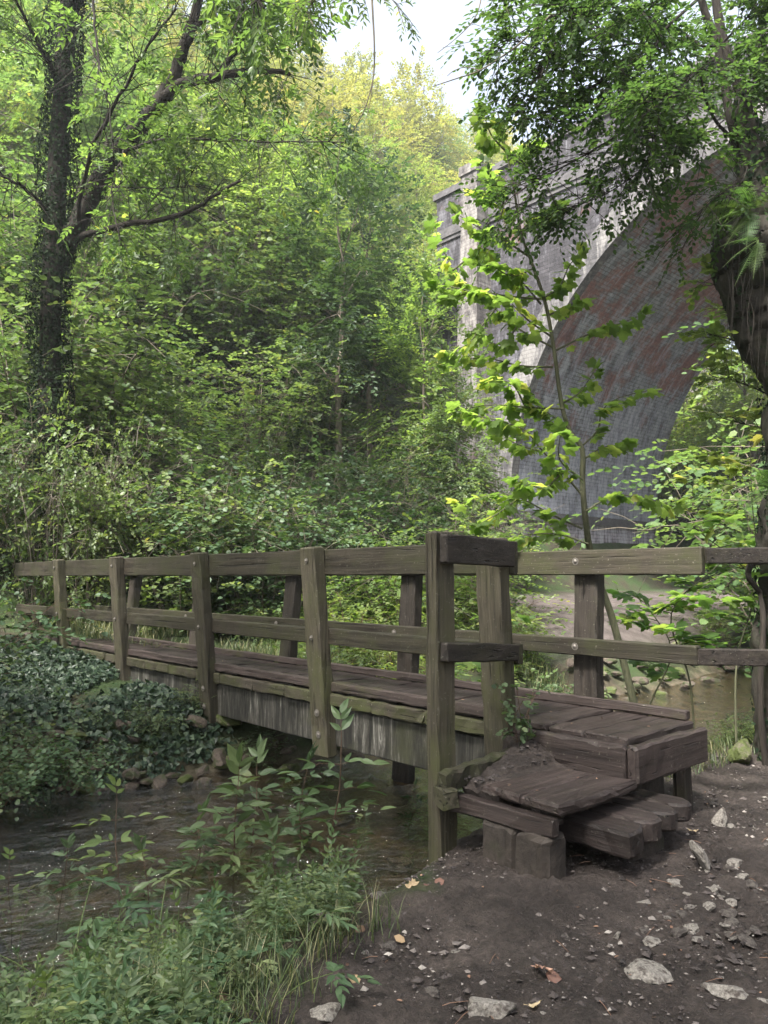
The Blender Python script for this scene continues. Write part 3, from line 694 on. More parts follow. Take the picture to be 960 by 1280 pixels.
# ------------------------------------------------------------------ stones
import bmesh
def rock_data(seed, sub=3, flat=.6, mt='stone', chis=7, name='stone'):
    r = np.random.RandomState(seed); bm = bmesh.new(); bmesh.ops.create_icosphere(bm, subdivisions=sub, radius=.5)
    V = np.array([v.co[:] for v in bm.verts])
    for k in range(chis):
        n = unit(r.normal(size=3)); d = r.uniform(.22, .42); t = V@n; V = V-np.maximum(t-d, 0)[:, None]*n*.92
    V = V*(1+.10*noise3(V, 6, seed)[:, None]+.04*noise3(V, 17, seed+1)[:, None]+(.02*noise3(V, 40, seed+2)[:, None] if sub > 3 else 0))
    V *= [1, r.uniform(.62, .9), flat*r.uniform(.8, 1.1)]
    V[:, :2] /= max(abs(V[:, 0]).max()*2, .01)
    for v, c in zip(bm.verts, V): v.co = c
    me = bpy.data.meshes.new(name); bm.to_mesh(me); bm.free(); me.materials.append(M[mt]); return me
RK = {mt: [rock_data(s*7+k, 3, .46, mt, 12) for s in range(6)] for k, mt in enumerate(['stone', 'stone_mud', 'stone_wet', 'stone_moss'])}
def put_rock(me, P, s, rz, label, cat='stone', group=None, sink=.12, tilt=(0, 0), name='stone', own=None):
    o = link(name, me); o.location = (float(P[0]), float(P[1]), float(P[2])+s*(.25-sink)); o.scale = (s,)*3 if np.isscalar(s) else s
    o.rotation_euler = (tilt[0], tilt[1], rz)
    return tag(o, label, cat, group)
def ground_px(x, y):
    P = atz(x, y, 0)
    for _ in range(6): P = atz(x, y, gz(P[0], P[1]))
    return P
big = [(810, 1222, 50, 'stone', 'whitish rounded stone lying alone in the mud of the lower right path'),
       (612, 1268, 66, 'stone', 'large brownish pale stone half sunk at the bottom edge of the path'),
       (908, 1246, 58, 'stone', 'broad pale angular stone near the bottom right corner of the path'),
       (955, 1262, 34, 'stone', 'flat pale stone touching the right of the broad angular corner stone'),
       (900, 1034, 30, 'stone', 'upright pointed pale stone beside the scalloped lower tread'),
       (878, 1086, 44, 'stone', 'light flat stone right of the steps, below the upright pointed one'),
       (845, 1110, 30, 'stone', 'small chalky stone next to the dark hollow under the lower tread'),
       (815, 1180, 26, 'stone', 'lumpy grey stone just above the whitish rounded one'),
       (772, 1174, 16, 'stone', 'little upright whitish stone in the middle of the mud'),
       (497, 1083, 34, 'stone', 'jagged white stone at the foot of the tall wing post by the water'),
       (475, 1122, 20, 'stone_mud', 'small muddy stone below the jagged white one'),
       (487, 1185, 24, 'stone_mud', 'dull muddy stone at the edge of the plants in the lower left of the path'),
       (541, 1245, 30, 'stone_mud', 'dark muddy stone left of the large sunken stone'),
       (405, 1272, 46, 'stone', 'pale flat stone at the bottom edge beside the weeds'),
       (895, 1115, 26, 'stone', 'thin pale slab of stone right of the chalky stone'),
       (921, 1082, 26, 'stone', 'small wedge of pale stone by the right edge of the path'),
       (575, 1262, 18, 'stone_mud', 'small knob of stone between the muddy and the large sunken stone'),
       (405, 1160, 60, 'stone_mud', 'long lichen-grey stone under the nettles at the path edge')]
RB = np.random.RandomState(5)
for i, (x, y, w, mt, lb) in enumerate(big):
    P = ground_px(x, y); D = P@F0; s = w*D/FOC*1.02; P = P-np.array([0, 0, s*.05])
    me = rock_data(300+i, 4, .50, mt, 13)
    up = 'upright' in lb
    o = put_rock(me, P, s, RB.rand()*6.3, lb, sink=.10 if not up else -.10, tilt=(RB.uniform(-.2, .2), 1.1 if up else RB.uniform(-.2, .2)))
n = 0
while n < 95:
    if n < 62: x, y = RB.uniform(800, 975), RB.uniform(985, 1180)
    else: x, y = RB.uniform(420, 975), RB.uniform(1100, 1285)
    P = ground_px(x, y)
    if P[0] > 3.1 and P[0] < 4.45 and P[1] > 2.0: continue
    s = RB.uniform(.018, .055)**1.0*(1.6 if n < 62 else .8)
    me = RK['stone' if RB.rand() < .6 else 'stone_mud'][RB.randint(6)]
    put_rock(me, P, s, RB.rand()*6.3, 'small angular pale stone trodden into the muddy path' , group='small stones trodden into the path', sink=.14, tilt=RB.uniform(-.4, .4, 2)); n += 1
# rubble along the far shore
n = 0
while n < 158:
    q = RB.uniform(.2, 16) if n % 2 else RB.uniform(.2, 6); p = float(far_shore(q))+RB.uniform(-.5, .7)
    x, y, d = proj((q, p, -.2))
    if not -20 < x < 980: continue
    s = RB.uniform(.08, .27)*(1.15 if q < 9 else 1.5)
    me = RK['stone_wet' if RB.rand() < .7 else 'stone_moss'][RB.randint(6)]
    behind = q > 4.8
    put_rock(me, (q, p, gz(q, p)+RB.uniform(0, .08)), s, RB.rand()*6.3,
             'brown rubble stone heaped along the far shore beyond the footbridge' if behind else 'wet brown stone on the far shore in front of the footbridge',
             group='rubble stones beyond the footbridge' if behind else 'shore stones before the footbridge', sink=.05, tilt=RB.uniform(-.4, .4, 2)); n += 1
for k in range(24):
    q = RB.uniform(.8, 8); p = RB.uniform(3.9, 6.5)
    put_rock(RK['stone_wet'][RB.randint(6)], (q, p, gz(q, p)), RB.uniform(.12, .34), RB.rand()*6.3, 'brown stone lying under the shallow stream water', group='stones on the stream bed', sink=.10, tilt=RB.uniform(-.3, .3, 2))
ms = rock_data(907, 4, .75, 'stone_moss', 12)
put_rock(ms, atz(928, 958, 0)+np.array([.12, .05, 0]), .36, .5, 'squat block furred with green moss at the foot of the trunk right of the steps', 'mossy stone', sink=.02, name='mossy_block')

def gravel():
    r = np.random.RandomState(77); n = 34000
    x = r.uniform(.9, 6.5, n); y = r.uniform(-1.5, 3.3, n); m = (y < path_edge(x)+.25)&((x > 1.4)|(y > 1)); x, y = x[m], y[m]; n = len(x)
    z = height(x, y)+.012
    hx, hy = r.uniform(3.25, 4.0, 420), r.uniform(2.84, 3.03, 420); z = np.concatenate([z, .385+.12*sst(3.4, 4.0, hx)*sst(2.74, 3.05, hy)]); x = np.concatenate([x, hx]); y = np.concatenate([y, hy]); n = len(x)
    t = np.array([[1, 0, 0], [0, 1, 0], [-1, 0, 0], [0, -1, 0], [0, 0, 1], [0, 0, -1]], float); F = np.array([[0, 1, 4], [1, 2, 4], [2, 3, 4], [3, 0, 4], [1, 0, 5], [2, 1, 5], [3, 2, 5], [0, 3, 5]])
    s = r.uniform(.0016, .0065, n)*(1+1.9*(r.rand(n) < .10)); a = r.rand(n)*6.28
    V = t[None]*s[:, None, None]*(1+.5*r.normal(size=(n, 6, 1))*.6)*[1.3, .9, .6]
    c, s_ = np.cos(a)[:, None], np.sin(a)[:, None]; W = np.stack([V[..., 0]*c-V[..., 1]*s_+x[:, None], V[..., 0]*s_+V[..., 1]*c+y[:, None], V[..., 2]+z[:, None]], -1)
    g = G(); g.add(W.reshape(-1, 3), (F[None]+(np.arange(n)*6)[:, None, None]).reshape(-1, 3), np.repeat(np.where(np.arange(n) > n-421, .6, 1)*r.rand(n), 8))
    m, nt, N, L = mat('gravel_stone'); at_ = N.new('ShaderNodeAttribute'); at_.attribute_name = 'rnd'
    princ(N, L, ramp(N, L, at_.outputs['Fac'], [(0, (.022, .018, .017)), (.72, (.065, .053, .05)), (.9, (.15, .13, .12)), (1, (.36, .33, .30))]), .8)
    tag(g.obj('gravel', m), kind='stuff')
gravel()

# ------------------------------------------------------------------ trees and shrubs
def crown_pts(n, H0, H1, R, seed, power=.45, gap=-.15, top=.5):
    r = np.random.RandomState(seed); out = []; c = (H0+H1)/2; h = (H1-H0)/2
    while len(out) < n:
        d = unit(r.normal(size=(n, 3))); rad = r.rand(n)**power
        lob = 1+.28*noise3(d, 2.6, seed)+.14*noise3(d, 6, seed+3)
        P = d*(rad*lob)[:, None]
        w = 1-.35*np.clip(P[:, 2], 0, 1)
        Q = P*np.stack([R*w, R*w, np.full(n, h)], -1)+[0, 0, c]
        k = noise3(Q, 2.2/R**.4, seed+9) > gap
        out += list(Q[k])
    return np.array(out[:n])
def make_tree(seed, H, R, nsp, leaf, m=9, tpl=DIAM, base=.25, limbs=16, spl=.7, trunk_r=None, droop=.3):
    r = np.random.RandomState(seed); tg = G(); cg = G(); tr = trunk_r or H*.014
    lean = r.normal(size=2)*.04*H; zs = np.linspace(0, .9*H, 9)
    T = np.stack([lean[0]*(zs/H)**1.5+r.normal(size=9)*.02*H*(zs > 0)*.4, lean[1]*(zs/H)**1.5+r.normal(size=9)*.02*H*(zs > 0)*.4, zs], -1); T[0, 2] = -.4
    Tc = curve(T, 22); tube(tg, Tc, tr*(1-.85*np.linspace(0, 1, len(Tc))**1.2)*(1+.5*np.exp(-np.linspace(0, 12, len(Tc)))), 8)
    C = crown_pts(nsp, base*H, H, R, seed)
    ids = r.choice(nsp, limbs, False)
    for i in ids:
        e = C[i]; k = np.clip((e[2]-.25*np.hypot(*e[:2])*1.6)/(.9*H), .12, .85); s = Tc[int(k*(len(Tc)-1))]
        mid = (s+e)/2+[0, 0, .08*H*r.uniform(-.3, 1)]+r.normal(size=3)*.03*H
        P = curve([s, mid, e], 8); tube(tg, P, tr*.38*(1-.85*np.linspace(0, 1, len(P)))*(1-k*.5), 5, cap=False)
        for _ in range(3):
            j = r.randint(3, len(P)-1); nb = C[np.argsort(((C-P[j])**2).sum(1))[r.randint(1, 25)]]
            tube(tg, curve([P[j], (P[j]+nb)/2+r.normal(size=3)*.1, nb], 5), [tr*.14, tr*.11, tr*.08, tr*.05, tr*.03][:5] if len(curve([P[j], (P[j]+nb)/2, nb], 5)) == 5 else tr*.08, 4, cap=False)
    out = C-[0, 0, (base*H+H)/2]; A = unit(out*[1, 1, .35]+r.normal(size=C.shape)*.55*R*.5)
    sprays(cg, C-A*spl*.4, A, spl*r.uniform(.7, 1.3, nsp), m, leaf, tpl, r, droop=droop)
    return tg, cg
def make_shrub(seed, H, R, nst, nsp, leaf, m=9, tpl=OVAL, spl=.45, sr=.012, droop=.3, twig=False, low=.08):
    r = np.random.RandomState(seed); tg = G(); cg = G(); O = []; A = []
    for k in range(nst):
        a = r.rand()*6.28; b = r.rand()*.12*R; rr = R*r.uniform(.25, 1)**.7; h = H*r.uniform(.55, 1)*(1-.35*(rr/R)**2)
        d = np.array([math.cos(a), math.sin(a), 0]); s = d*b-np.array([0, 0, .15])
        P = curve([s, s+d*rr*.25+[0, 0, h*.5], d*rr*.65+[0, 0, h*.9]+r.normal(size=3)*.06*R, d*rr+[0, 0, h]], 14)
        tube(tg, P, sr*r.uniform(.7, 1.4)*(1-.8*np.linspace(0, 1, len(P))), 5, cap=False)
        c = max(3, int(nsp/nst))
        t = r.uniform(low, 1, c)**.8; idx = np.clip((t*(len(P)-1)).astype(int), 0, len(P)-1)
        off = r.normal(size=(c, 3))*[.28*R, .28*R, .12*H]*(.35+.65*t[:, None])
        pos = P[idx]+off; pos[:, 2] = np.maximum(pos[:, 2], .05)
        dirs = unit(np.stack([d[0]+r.normal(size=c)*.9, d[1]+r.normal(size=c)*.9, r.normal(size=c)*.3+.15], -1))
        O.append(pos); A.append(dirs)
        for i in range(0, c, 3):
            tube(tg, [P[idx[i]], (P[idx[i]]+pos[i])/2+[0, 0, .03], pos[i]], [sr*.35, sr*.28, sr*.2], 3, cap=False)
    O = np.vstack(O); A = np.vstack(A)
    sprays(cg, O, A, spl*r.uniform(.6, 1.3, len(O)), m, leaf, tpl, r, droop=droop, tw=tg if twig else None, twr=.003)
    return tg, cg
class Kind:
    """a plant modelled once; put() copies it with its parts"""
    def __init__(s, name, tg, cg, tm, cm, parts=('trunk', 'crown'), cmul=None):
        s.name = name; s.parts = parts; s.tm = tg.mesh(parts[0], M[tm], True); s.cm = cg.mesh(parts[1], M[cm]); s.first = None
    def put(s, P, rz, sc, label, cat, group=None, leafm=None, barkm=None, tilt=0):
        e = empty(s.name, P, label, cat, group, rz, sc)
        if tilt: e.rotation_euler = (tilt*math.cos(rz), tilt*math.sin(rz), rz)
        for nm, me, mt in ((s.parts[0], s.tm, barkm), (s.parts[1], s.cm, leafm)):
            o = link(nm, me, e)
            if mt: o.material_slots[0].link = 'OBJECT'; o.material_slots[0].material = M[mt]
        return e
RV = np.random.RandomState(21)
far = [Kind('hillside_tree', *make_tree(100+i, 11, 3.1, 900, .21, 9, DIAM, .18, 18, .85), 'bark_pale', 'leaf_mid') for i in range(4)]
slim = [Kind('slender_tree', *make_tree(140+i, 11, 2.0, 700, .18, 9, DIAM, .15, 14, .7, .09), 'bark_pale', 'leaf_mid') for i in range(2)]
mid_ = [Kind('hazel_bush', *make_shrub(200+i, 3.2, 1.7, 14, 620, .085, 8, ROUND, .5, .016), 'bark_pale', 'leaf_mid', ('stems', 'foliage')) for i in range(4)]
low_ = [Kind('low_bush', *make_shrub(240+i, 1.3, .9, 12, 260, .075, 8, OVAL, .34, .008), 'stem', 'leaf_herb', ('stems', 'foliage')) for i in range(3)]

def inview(P, m=120, top=-200):
    x, y, d = proj(P); return d > 0 and -m < x < 960+m and y > top
BY = [('leaf_yel', 'yellowing'), ('leaf_mid', 'mid green'), ('leaf_lime', 'light green'), ('leaf_dark', 'dark green')]
def putk(kinds, q, p, sc, nm, band, leafm, bark=None, extra='', dz=0):
    z = gz(q, p)+dz; k = kinds[RV.randint(len(kinds))]
    k.put((q, p, z-.1), RV.rand()*6.28, (sc*RV.uniform(.85, 1.15), sc*RV.uniform(.85, 1.15), sc), nm, 'tree' if k.name.endswith('tree') else 'bush', band, leafm, bark)
# upper slope and skyline
for p in np.arange(23, 60, 4.0):
    for q in np.arange(-34, 66, 4.6):
        qq, pp = q+RV.uniform(-1.9, 1.9), p+RV.uniform(-1.6, 1.6)
        if not inview((qq, pp, gz(qq, pp)+5), 60): continue
        if qq > 17 and pp < 22: continue
        x, y, d = proj((qq, pp, gz(qq, pp)+9))
        if x > 660 : continue
        if pp > 34: lm = ['leaf_yel', 'leaf_yel', 'leaf_lime', 'leaf_yel', 'leaf_mid'][RV.randint(5)]
        else: lm = ['leaf_mid', 'leaf_lime', 'leaf_mid', 'leaf_lime', 'leaf_mid', 'leaf_yel'][RV.randint(6)]
        if pp > 33 and 230 < x < 640 and RV.rand() < .8: lm = 'leaf_yel'
        w = dict(BY)[lm]
        band = 'skyline' if pp > 42 else ('upper slope' if pp > 31 else 'middle slope')
        putk(far if RV.rand() < .75 else slim, qq, pp, RV.uniform(.72, 1.08)*(1 if pp > 30 else .8)*(1.22 if pp > 40 and 380 < x < 660 else 1), f'{w} tree in the dense wood on the {band} above the footbridge', f'{w} trees on the {band}', lm)
# beyond the arch
for q in np.arange(30, 64, 4.5):
    for p in np.arange(-6, 24, 4.2):
        qq, pp = q+RV.uniform(-1.5, 1.5), p+RV.uniform(-1.5, 1.5)
        x, y, d = proj((qq, pp, 4))
        if not (800 < x < 1010): continue
        if 3.2 < pp < 7.2: continue
        putk(far+mid_, qq, pp, RV.uniform(.8, 1.1), 'sunlit yellow-green tree seen through the arch beyond the viaduct', 'trees beyond the viaduct arch', 'leaf_lime')
for x, y, D, s in ((905, 0, 34, 1.9), (870, 0, 33, 1.6), (985, 0, 16.5, 1.7), (845, 0, 35, 1.5), (935, 0, 32, 2.3), (1010, 0, 15, 1.9), (890, 0, 37, 2.6), (860, 0, 38, 2.4), (912, 0, 40, 3.2), (950, 0, 36, 3.0)):
    P = at(x, 722, D); k = mid_[RV.randint(4)]
    k.put((P[0], P[1], gz(P[0], P[1])-.1), RV.rand()*6.28, s*1.05, 'bright leafy bush seen through the arch beside the gnarled trunk', 'bush', 'bushes seen through the arch', 'leaf_lime' if RV.rand() < .7 else 'leaf_mid')
# lower slope: hazels and young trees
for p in np.arange(12.6, 31, 2.3):
    for q in np.arange(-14, 19, 2.3):
        qq, pp = q+RV.uniform(-.9, .9), p+RV.uniform(-.8, .8)
        if pp < 15 and 3.3 < qq < 5.6: continue
        if qq > 15.5 and pp < 19: continue
        if pp > 22 and (qq < -12 or RV.rand() < .25): continue
        x, y, d = proj((qq, pp, gz(qq, pp)+1.5))
        if not (-90 < x < 600): continue
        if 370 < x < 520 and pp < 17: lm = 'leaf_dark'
        else: lm = ['leaf_mid', 'leaf_dark', 'leaf_mid', 'leaf_bram', 'leaf_mid'][RV.randint(5)] if pp < 18 else ['leaf_mid', 'leaf_lime', 'leaf_mid', 'leaf_mid', 'leaf_dark'][RV.randint(5)]
        w = {'leaf_mid': 'mid green', 'leaf_dark': 'dark green', 'leaf_lime': 'light green', 'leaf_bram': 'grey-green', 'leaf_yel': 'yellowing'}[lm]
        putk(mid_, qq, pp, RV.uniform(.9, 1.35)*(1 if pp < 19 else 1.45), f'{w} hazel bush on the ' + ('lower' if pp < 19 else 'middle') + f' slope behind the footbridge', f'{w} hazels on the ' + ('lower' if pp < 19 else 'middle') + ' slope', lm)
# single trees that can be told apart
def one(kind, x, D, sc, label, cat, lm, bark=None, q=None):
    P = at(x, 722, D); kind.put((P[0], P[1], gz(P[0], P[1])-.15), RV.rand()*6.28, sc, label, cat, None, lm, bark)
one(slim[0], 420, 21, (1.15, 1.15, .86), 'dark blue-green small tree with bare thin poles below its crown, centre of the slope', 'tree', 'leaf_dark')
one(slim[1], 465, 24, (1.1, 1.1, .9), 'narrow dark tree directly behind the pole-stemmed one', 'tree', 'leaf_dark')
one(far[1], 300, 24, (.85, .85, .78), 'spreading light green tree on the slope left of the dark pole-stemmed tree', 'tree', 'leaf_lime')
one(far[2], 530, 27, (.8, .8, .7), 'light green tree beside the left end of the viaduct parapet', 'tree', 'leaf_lime')
one(slim[0], 555, 21, (.8, .8, .45), 'feathery young tree at the foot of the viaduct pilaster', 'tree', 'leaf_mid')
one(slim[1], 572, 19.5, (.62, .62, .62), 'thin-crowned tree partly veiling the viaduct pilaster', 'tree', 'leaf_mid')
one(slim[0], 528, 20.5, (.8, .8, .72), 'light green tree just left of the viaduct end', 'tree', 'leaf_lime')
# front bushes
for x, D, s, lm, lb in ((330, 13.2, 1.05, 'leaf_bram', 'broad-leaved grey-green bush behind the third and fourth posts of the footbridge'),
                        (395, 13.6, .95, 'leaf_mid', 'leafy bush whose lit sprays stick out over the rail left of the dark gap'),
                        (250, 14.2, 1.15, 'leaf_bram', 'dense dull green bush behind the middle of the footbridge'),
                        (150, 15.0, 1.2, 'leaf_mid', 'tall bush tangled with dead stems behind the far posts'),
                        (505, 12.6, .72, 'leaf_lime', 'pale leafy bush behind the wing post, right of the dark gap'),
                        (560, 13.5, .9, 'leaf_lime', 'yellow-green bush in front of the viaduct pilaster base'),
                        (610, 15, .85, 'leaf_mid', 'green bush at the foot of the viaduct wall'),
                        (-10, 13.4, 1.0, 'leaf_bram', 'pale-leaved bush overhanging the far end of the footbridge'), (40, 15.2, 1.7, 'leaf_mid', 'tall bush hiding the lower trunk of the ivy-covered tree'), (95, 15.6, 1.5, 'leaf_bram', 'grey-green bush just right of the ivy-covered trunk'),
                        (455, 16, 1.1, 'leaf_dark', 'dark ferny bush in the gap behind the tall wing post')):
    one(mid_[RV.randint(4)], x, D, s, lb, 'bush', lm)
for x, y, D, s, lm, lb in ((600, 800, 8.4, .75, 'leaf_herb', 'bright low plant behind the slanting post of the bridge end'),
                     (560, 790, 9.5, .8, 'leaf_lime', 'lime green low plant seen between the wing post and the next far post'),
                     (660, 800, 8.8, .75, 'leaf_mid', 'leafy low plant left of the sapling under the far rails'),
                     (450, 770, 11.3, .9, 'leaf_lime', 'light green low plant seen between two rails left of the wing post'),
                     (690, 770, 10.2, .7, 'leaf_herb', 'low plant growing on the far shore behind the single far post'),
                     (215, 760, 14, .8, 'leaf_bram', 'large-leaved plant seen through the rails beside the second post'),
                     (890, 770, 16.5, .55, 'leaf_mid', 'low plant at the edge of the bare pale bank'),
                     (932, 800, 9, .3, 'leaf_mid', 'low plant beside the mossy trunk below the fence rail'),
                     (620, 740, 12.2, 1.0, 'leaf_mid', 'bushy plant between the slanting posts and the viaduct wall'),
                     (520, 740, 12.8, 1.0, 'leaf_lime', 'bushy yellow-green plant seen over the top rail near the wing post')):
    one(low_[RV.randint(3)], x, D, s*1.25, lb, 'plant', lm)
for k in range(34):
    q = RV.uniform(4.9, 14); p = RV.uniform(7.2, 12.8)
    x, y, d = proj((q, p, gz(q, p)))
    if not (60 < x < 720): continue
    if q > 11 and x > 600: continue
    kd = low_[RV.randint(3)]; kd.put((q, p, gz(q, p)-.05), RV.rand()*6.28, RV.uniform(.45, .8), 'leafy low plant in the grass of the far bank behind the footbridge', 'plant', 'low plants on the far bank', ['leaf_herb', 'leaf_mid', 'leaf_lime'][RV.randint(3)])
for k in range(13):
    q = RV.uniform(5.3, 9.5); p = RV.uniform(2.6, 3.7)
    if abs(q-6.3) < .5 and p < 3.2: continue
    kd = low_[RV.randint(3)]; kd.put((q, p, gz(q, p)-.05), RV.rand()*6.28, RV.uniform(.16, .28), 'small leafy plant on the near bank just beyond the footbridge', 'plant', 'small plants beyond the landing', ['leaf_herb', 'leaf_mid'][RV.randint(2)])
for (x, y, D) in ((870, 905, 8.4), (905, 912, 7.6)):
    P = at(x, 722, D); low_[0].put((P[0], P[1], WATER-.1), 1.0+x, (.55, .4, .2), 'bright green water weed spreading off the near bank, ' + ('close to the mossy block' if x > 890 else 'just beyond the landing corner'), 'plant', None, 'leaf_lime')

# dead tangle
def dead_bush(seed, H, R, n=60):
    r = np.random.RandomState(seed); g = G(); h = G()
    for k in range(n):
        a = r.rand()*6.28; d = np.array([math.cos(a), math.sin(a), 0]); s = d*r.rand()*.5*R
        P = curve([s, s+d*R*.4*r.rand()+[0, 0, H*.5]+r.normal(size=3)*.1, s+d*R*r.rand()+[0, 0, H*r.uniform(.5, 1)]+r.normal(size=3)*.3], 10)
        tube(g, P, r.uniform(.004, .012)*(1-.7*np.linspace(0, 1, len(P))), 4, cap=False)
        for _ in range(4):
            j = r.randint(3, len(P)-1); e = P[j]+unit(r.normal(size=3)+[0, 0, .2])*r.uniform(.2, .6); tube(h, [P[j], (P[j]+e)/2+r.normal(size=3)*.04, e], [.004, .003, .0015], 3, cap=False)
    return g, h
dk = Kind('dead_bush', *dead_bush(5, 2.6, 1.5), 'dead', 'dead', ('stems', 'twigs'))
for x, D, s, lb in ((60, 13.4, 1.1, 'tangle of dry brown stems behind the far left posts of the footbridge'), (120, 14.2, 1.2, 'leafless grey thicket above the rail near the ivy-covered tree'), (200, 15.5, 1.1, 'bleached dead twigs caught in the bushes on the slope'), (420, 17, 1.3, 'thicket of bare upright poles under the dark tree'), (590, 16.5, 1.0, 'bare twiggy bush against the viaduct wall')):
    P = at(x, 722, D); dk.put((P[0], P[1], gz(P[0], P[1])), D, s, lb, 'dead bush')
# crag showing through the trees at the upper left
for x, y, D, s, lb in ((28, 250, 46, 9, 'pale limestone crag showing through the trees at the upper left'), (240, 315, 36, 3.4, 'small white rock outcrop showing through leaves in the middle of the slope'), (60, 120, 52, 9, 'highest pale crag behind the top of the ivy-covered tree')):
    P = at(x, y, D); me = rock_data(int(D), 4, 1.3, 'cliff', 9, 'limestone_crag'); o = link('limestone_crag', me); o.location = P; o.scale = (s, s, s*1.2); tag(o, lb, 'rock')

# ------------------------------------------------------------------ ivy-clad ash at the left
def pxcurve(pts, D=None, n=16):
    return curve([at(x[0], x[1], x[2] if len(x) > 2 else D) for x in pts], n)
def along(P, n, r, a=0.0, b=1.0):
    t = r.uniform(a, b, n)*(len(P)-1.001); i = t.astype(int); f = (t-i)[:, None]
    T = unit(P[np.minimum(i+1, len(P)-1)]-P[i]); return P[i]*(1-f)+P[np.minimum(i+1, len(P)-1)]*f, T, t/(len(P)-1)
OVAL2 = (NARROW[0]*[1.25, 1, 1], NARROW[1])
def ash():
    D = 13.6; r = np.random.RandomState(31)
    base = at(66, 722, D); zb = gz(base[0], base[1]); base = np.array([base[0], base[1], zb])
    e = empty('ash_tree', base, 'large tree wrapped in ivy at the left, with one thick forking limb', 'tree')
    def loc(P): return np.asarray(P)-base
    g = G(); T = pxcurve([(70, 780), (64, 600), (62, 480), (64, 380), (70, 250), (78, 120), (86, 0), (92, -140), (100, -300), (104, -420)], D, 40)
    T[0, 2] = zb-.3
    tube(g, loc(T), np.linspace(.22, .13, len(T)), 12, wob=.05); tr = g.obj('trunk', M['bark'], e, True)
    L = {}
    def limb(pts, r0, r1, D_=D, nm='limb', n=18):
        g = G(); P = pxcurve(pts, D_, n); P[1:-1] += r.normal(size=(len(P)-2, 3))*.012
        tube(g, loc(P), np.linspace(r0, r1, len(P)), 8, wob=.05, seed=3); g.obj(nm, M['bark'], e, True); return P
    Ls = [limb([(72, 330), (92, 290), (130, 215, D-.2), (165, 170, D-.4), (205, 120, D-.6)], .19, .13),
          limb([(205, 120, D-.6), (222, 80, D-.7), (237, 40, D-.8), (250, -10, D-.9), (256, -80, D-1)], .12, .07),
          limb([(203, 122, D-.6), (235, 103, D-.8), (275, 95, D-1), (320, 89, D-1.3), (362, 93, D-1.5)], .11, .035),
          limb([(75, 345), (95, 300), (150, 283, D-.5), (225, 270, D-1), (262, 248, D-1.4), (300, 226, D-1.8)], .075, .02),
          limb([(150, 195, D-.3), (190, 176, D-.8), (260, 175, D-1.2), (340, 178, D-1.8), (430, 178, D-2.2)], .035, .008),
          limb([(95, 290), (110, 200, D-1), (150, 120, D-1.8), (185, 60, D-2.3), (220, 10, D-2.6)], .04, .015),
          limb([(118, 60, D-2), (135, 130, D-2.2), (142, 190, D-2.3)], .02, .006), limb([(115, -30, D-2), (120, 60, D-2.1), (134, 120, D-2.2)], .025, .012),
          limb([(270, 95, D-1), (300, 60, D-1.1), (340, 20, D-1.2), (372, -10, D-1.4)], .05, .02),
          limb([(66, 270), (30, 235, D-.8), (0, 218, D-1.2), (-40, 190, D-1.5)], .035, .012),
          limb([(80, 110), (50, 60, D-.6), (20, 0, D-1)], .05, .02), limb([(84, 40), (110, -20, D), (150, -80, D-.5)], .07, .04),
          limb([(240, 40, D-.8), (270, 10, D-1.4), (300, -30, D-2)], .04, .02), limb([(88, -60), (30, -100, D-1.5), (-40, -140, D-2)], .06, .03),
          limb([(95, -200), (200, -220, D-2), (330, -150, D-3), (430, -60, D-3.5)], .06, .02), limb([(92, -120), (190, -120, D-4), (270, -60, D-5), (330, 10, D-5.5)], .06, .015),
          limb([(160, 175, D-.4), (140, 240, D-1.2), (150, 300, D-1.6)], .02, .006), limb([(120, 232, D-.2), (170, 235, D-.8), (250, 233, D-1.4)], .02, .005)]
    # crown: pinnate leaves in hanging sprays on secondary twigs
    cg = G(); tg = G(); O = []; A = []
    for i, P in enumerate(Ls):
        n = [8, 26, 46, 42, 46, 40, 8, 14, 42, 40, 34, 40, 34, 40, 64, 60, 14, 20][i]
        n = int(n*1.5); pos, T_, t = along(P, n, r, .3 if i < 2 else .12)
        d = unit(T_*.6+r.normal(size=(n, 3))*.7+[0, 0, .1]); ln = r.uniform(.35, 1.25, n)
        for k in range(n):
            q = pos[k]+d[k]*ln[k]+[0, 0, -.12*ln[k]]
            tube(tg, loc([pos[k], (pos[k]+q)/2+[0, 0, .06], q]), [.009, .006, .003], 3, cap=False)
            for j in range(4):
                s = r.uniform(.35, 1.0); O.append(pos[k]+(q-pos[k])*s); A.append(unit(d[k]+r.normal(size=3)*.75))
    O = np.array(O); A = np.array(A)
    near = np.full(len(O), 9.0)
    for P in (T, Ls[0], Ls[2], Ls[3], Ls[1]):
        v = O[:, None]-P[None]; fwd = v@F0; lat = np.hypot(v@RT, v[..., 2])
        near = np.minimum(near, np.where((fwd < .2) & (lat < .62), lat, 9).min(1))
    kp = (near > .6) | (r.rand(len(O)) < .07); O, A = loc(O[kp]), A[kp]
    sprays(cg, O, A, r.uniform(.24, .36, len(O)), 9, .13, OVAL2, r, droop=.35, phi=62, pair=True, tw=None)
    tg.obj('twigs', M['bark'], e); cg.obj('crown', M['leaf_ash'], e)
    # ivy sleeve
    ig = G(); n = 15000; pos, T_, t = along(T, n, r, 0, .78); a = r.rand(n)*6.28
    n3 = unit(np.cross(T_, [1, 0, 0])); b3 = np.cross(T_, n3); o3 = n3*np.cos(a)[:, None]+b3*np.sin(a)[:, None]
    rad = .23*(1-.35*t)+.06+.08*noise3(np.stack([a*1.2, pos[:, 2]*1.6, t*0], -1), 1.4, 5)+r.rand(n)*.12
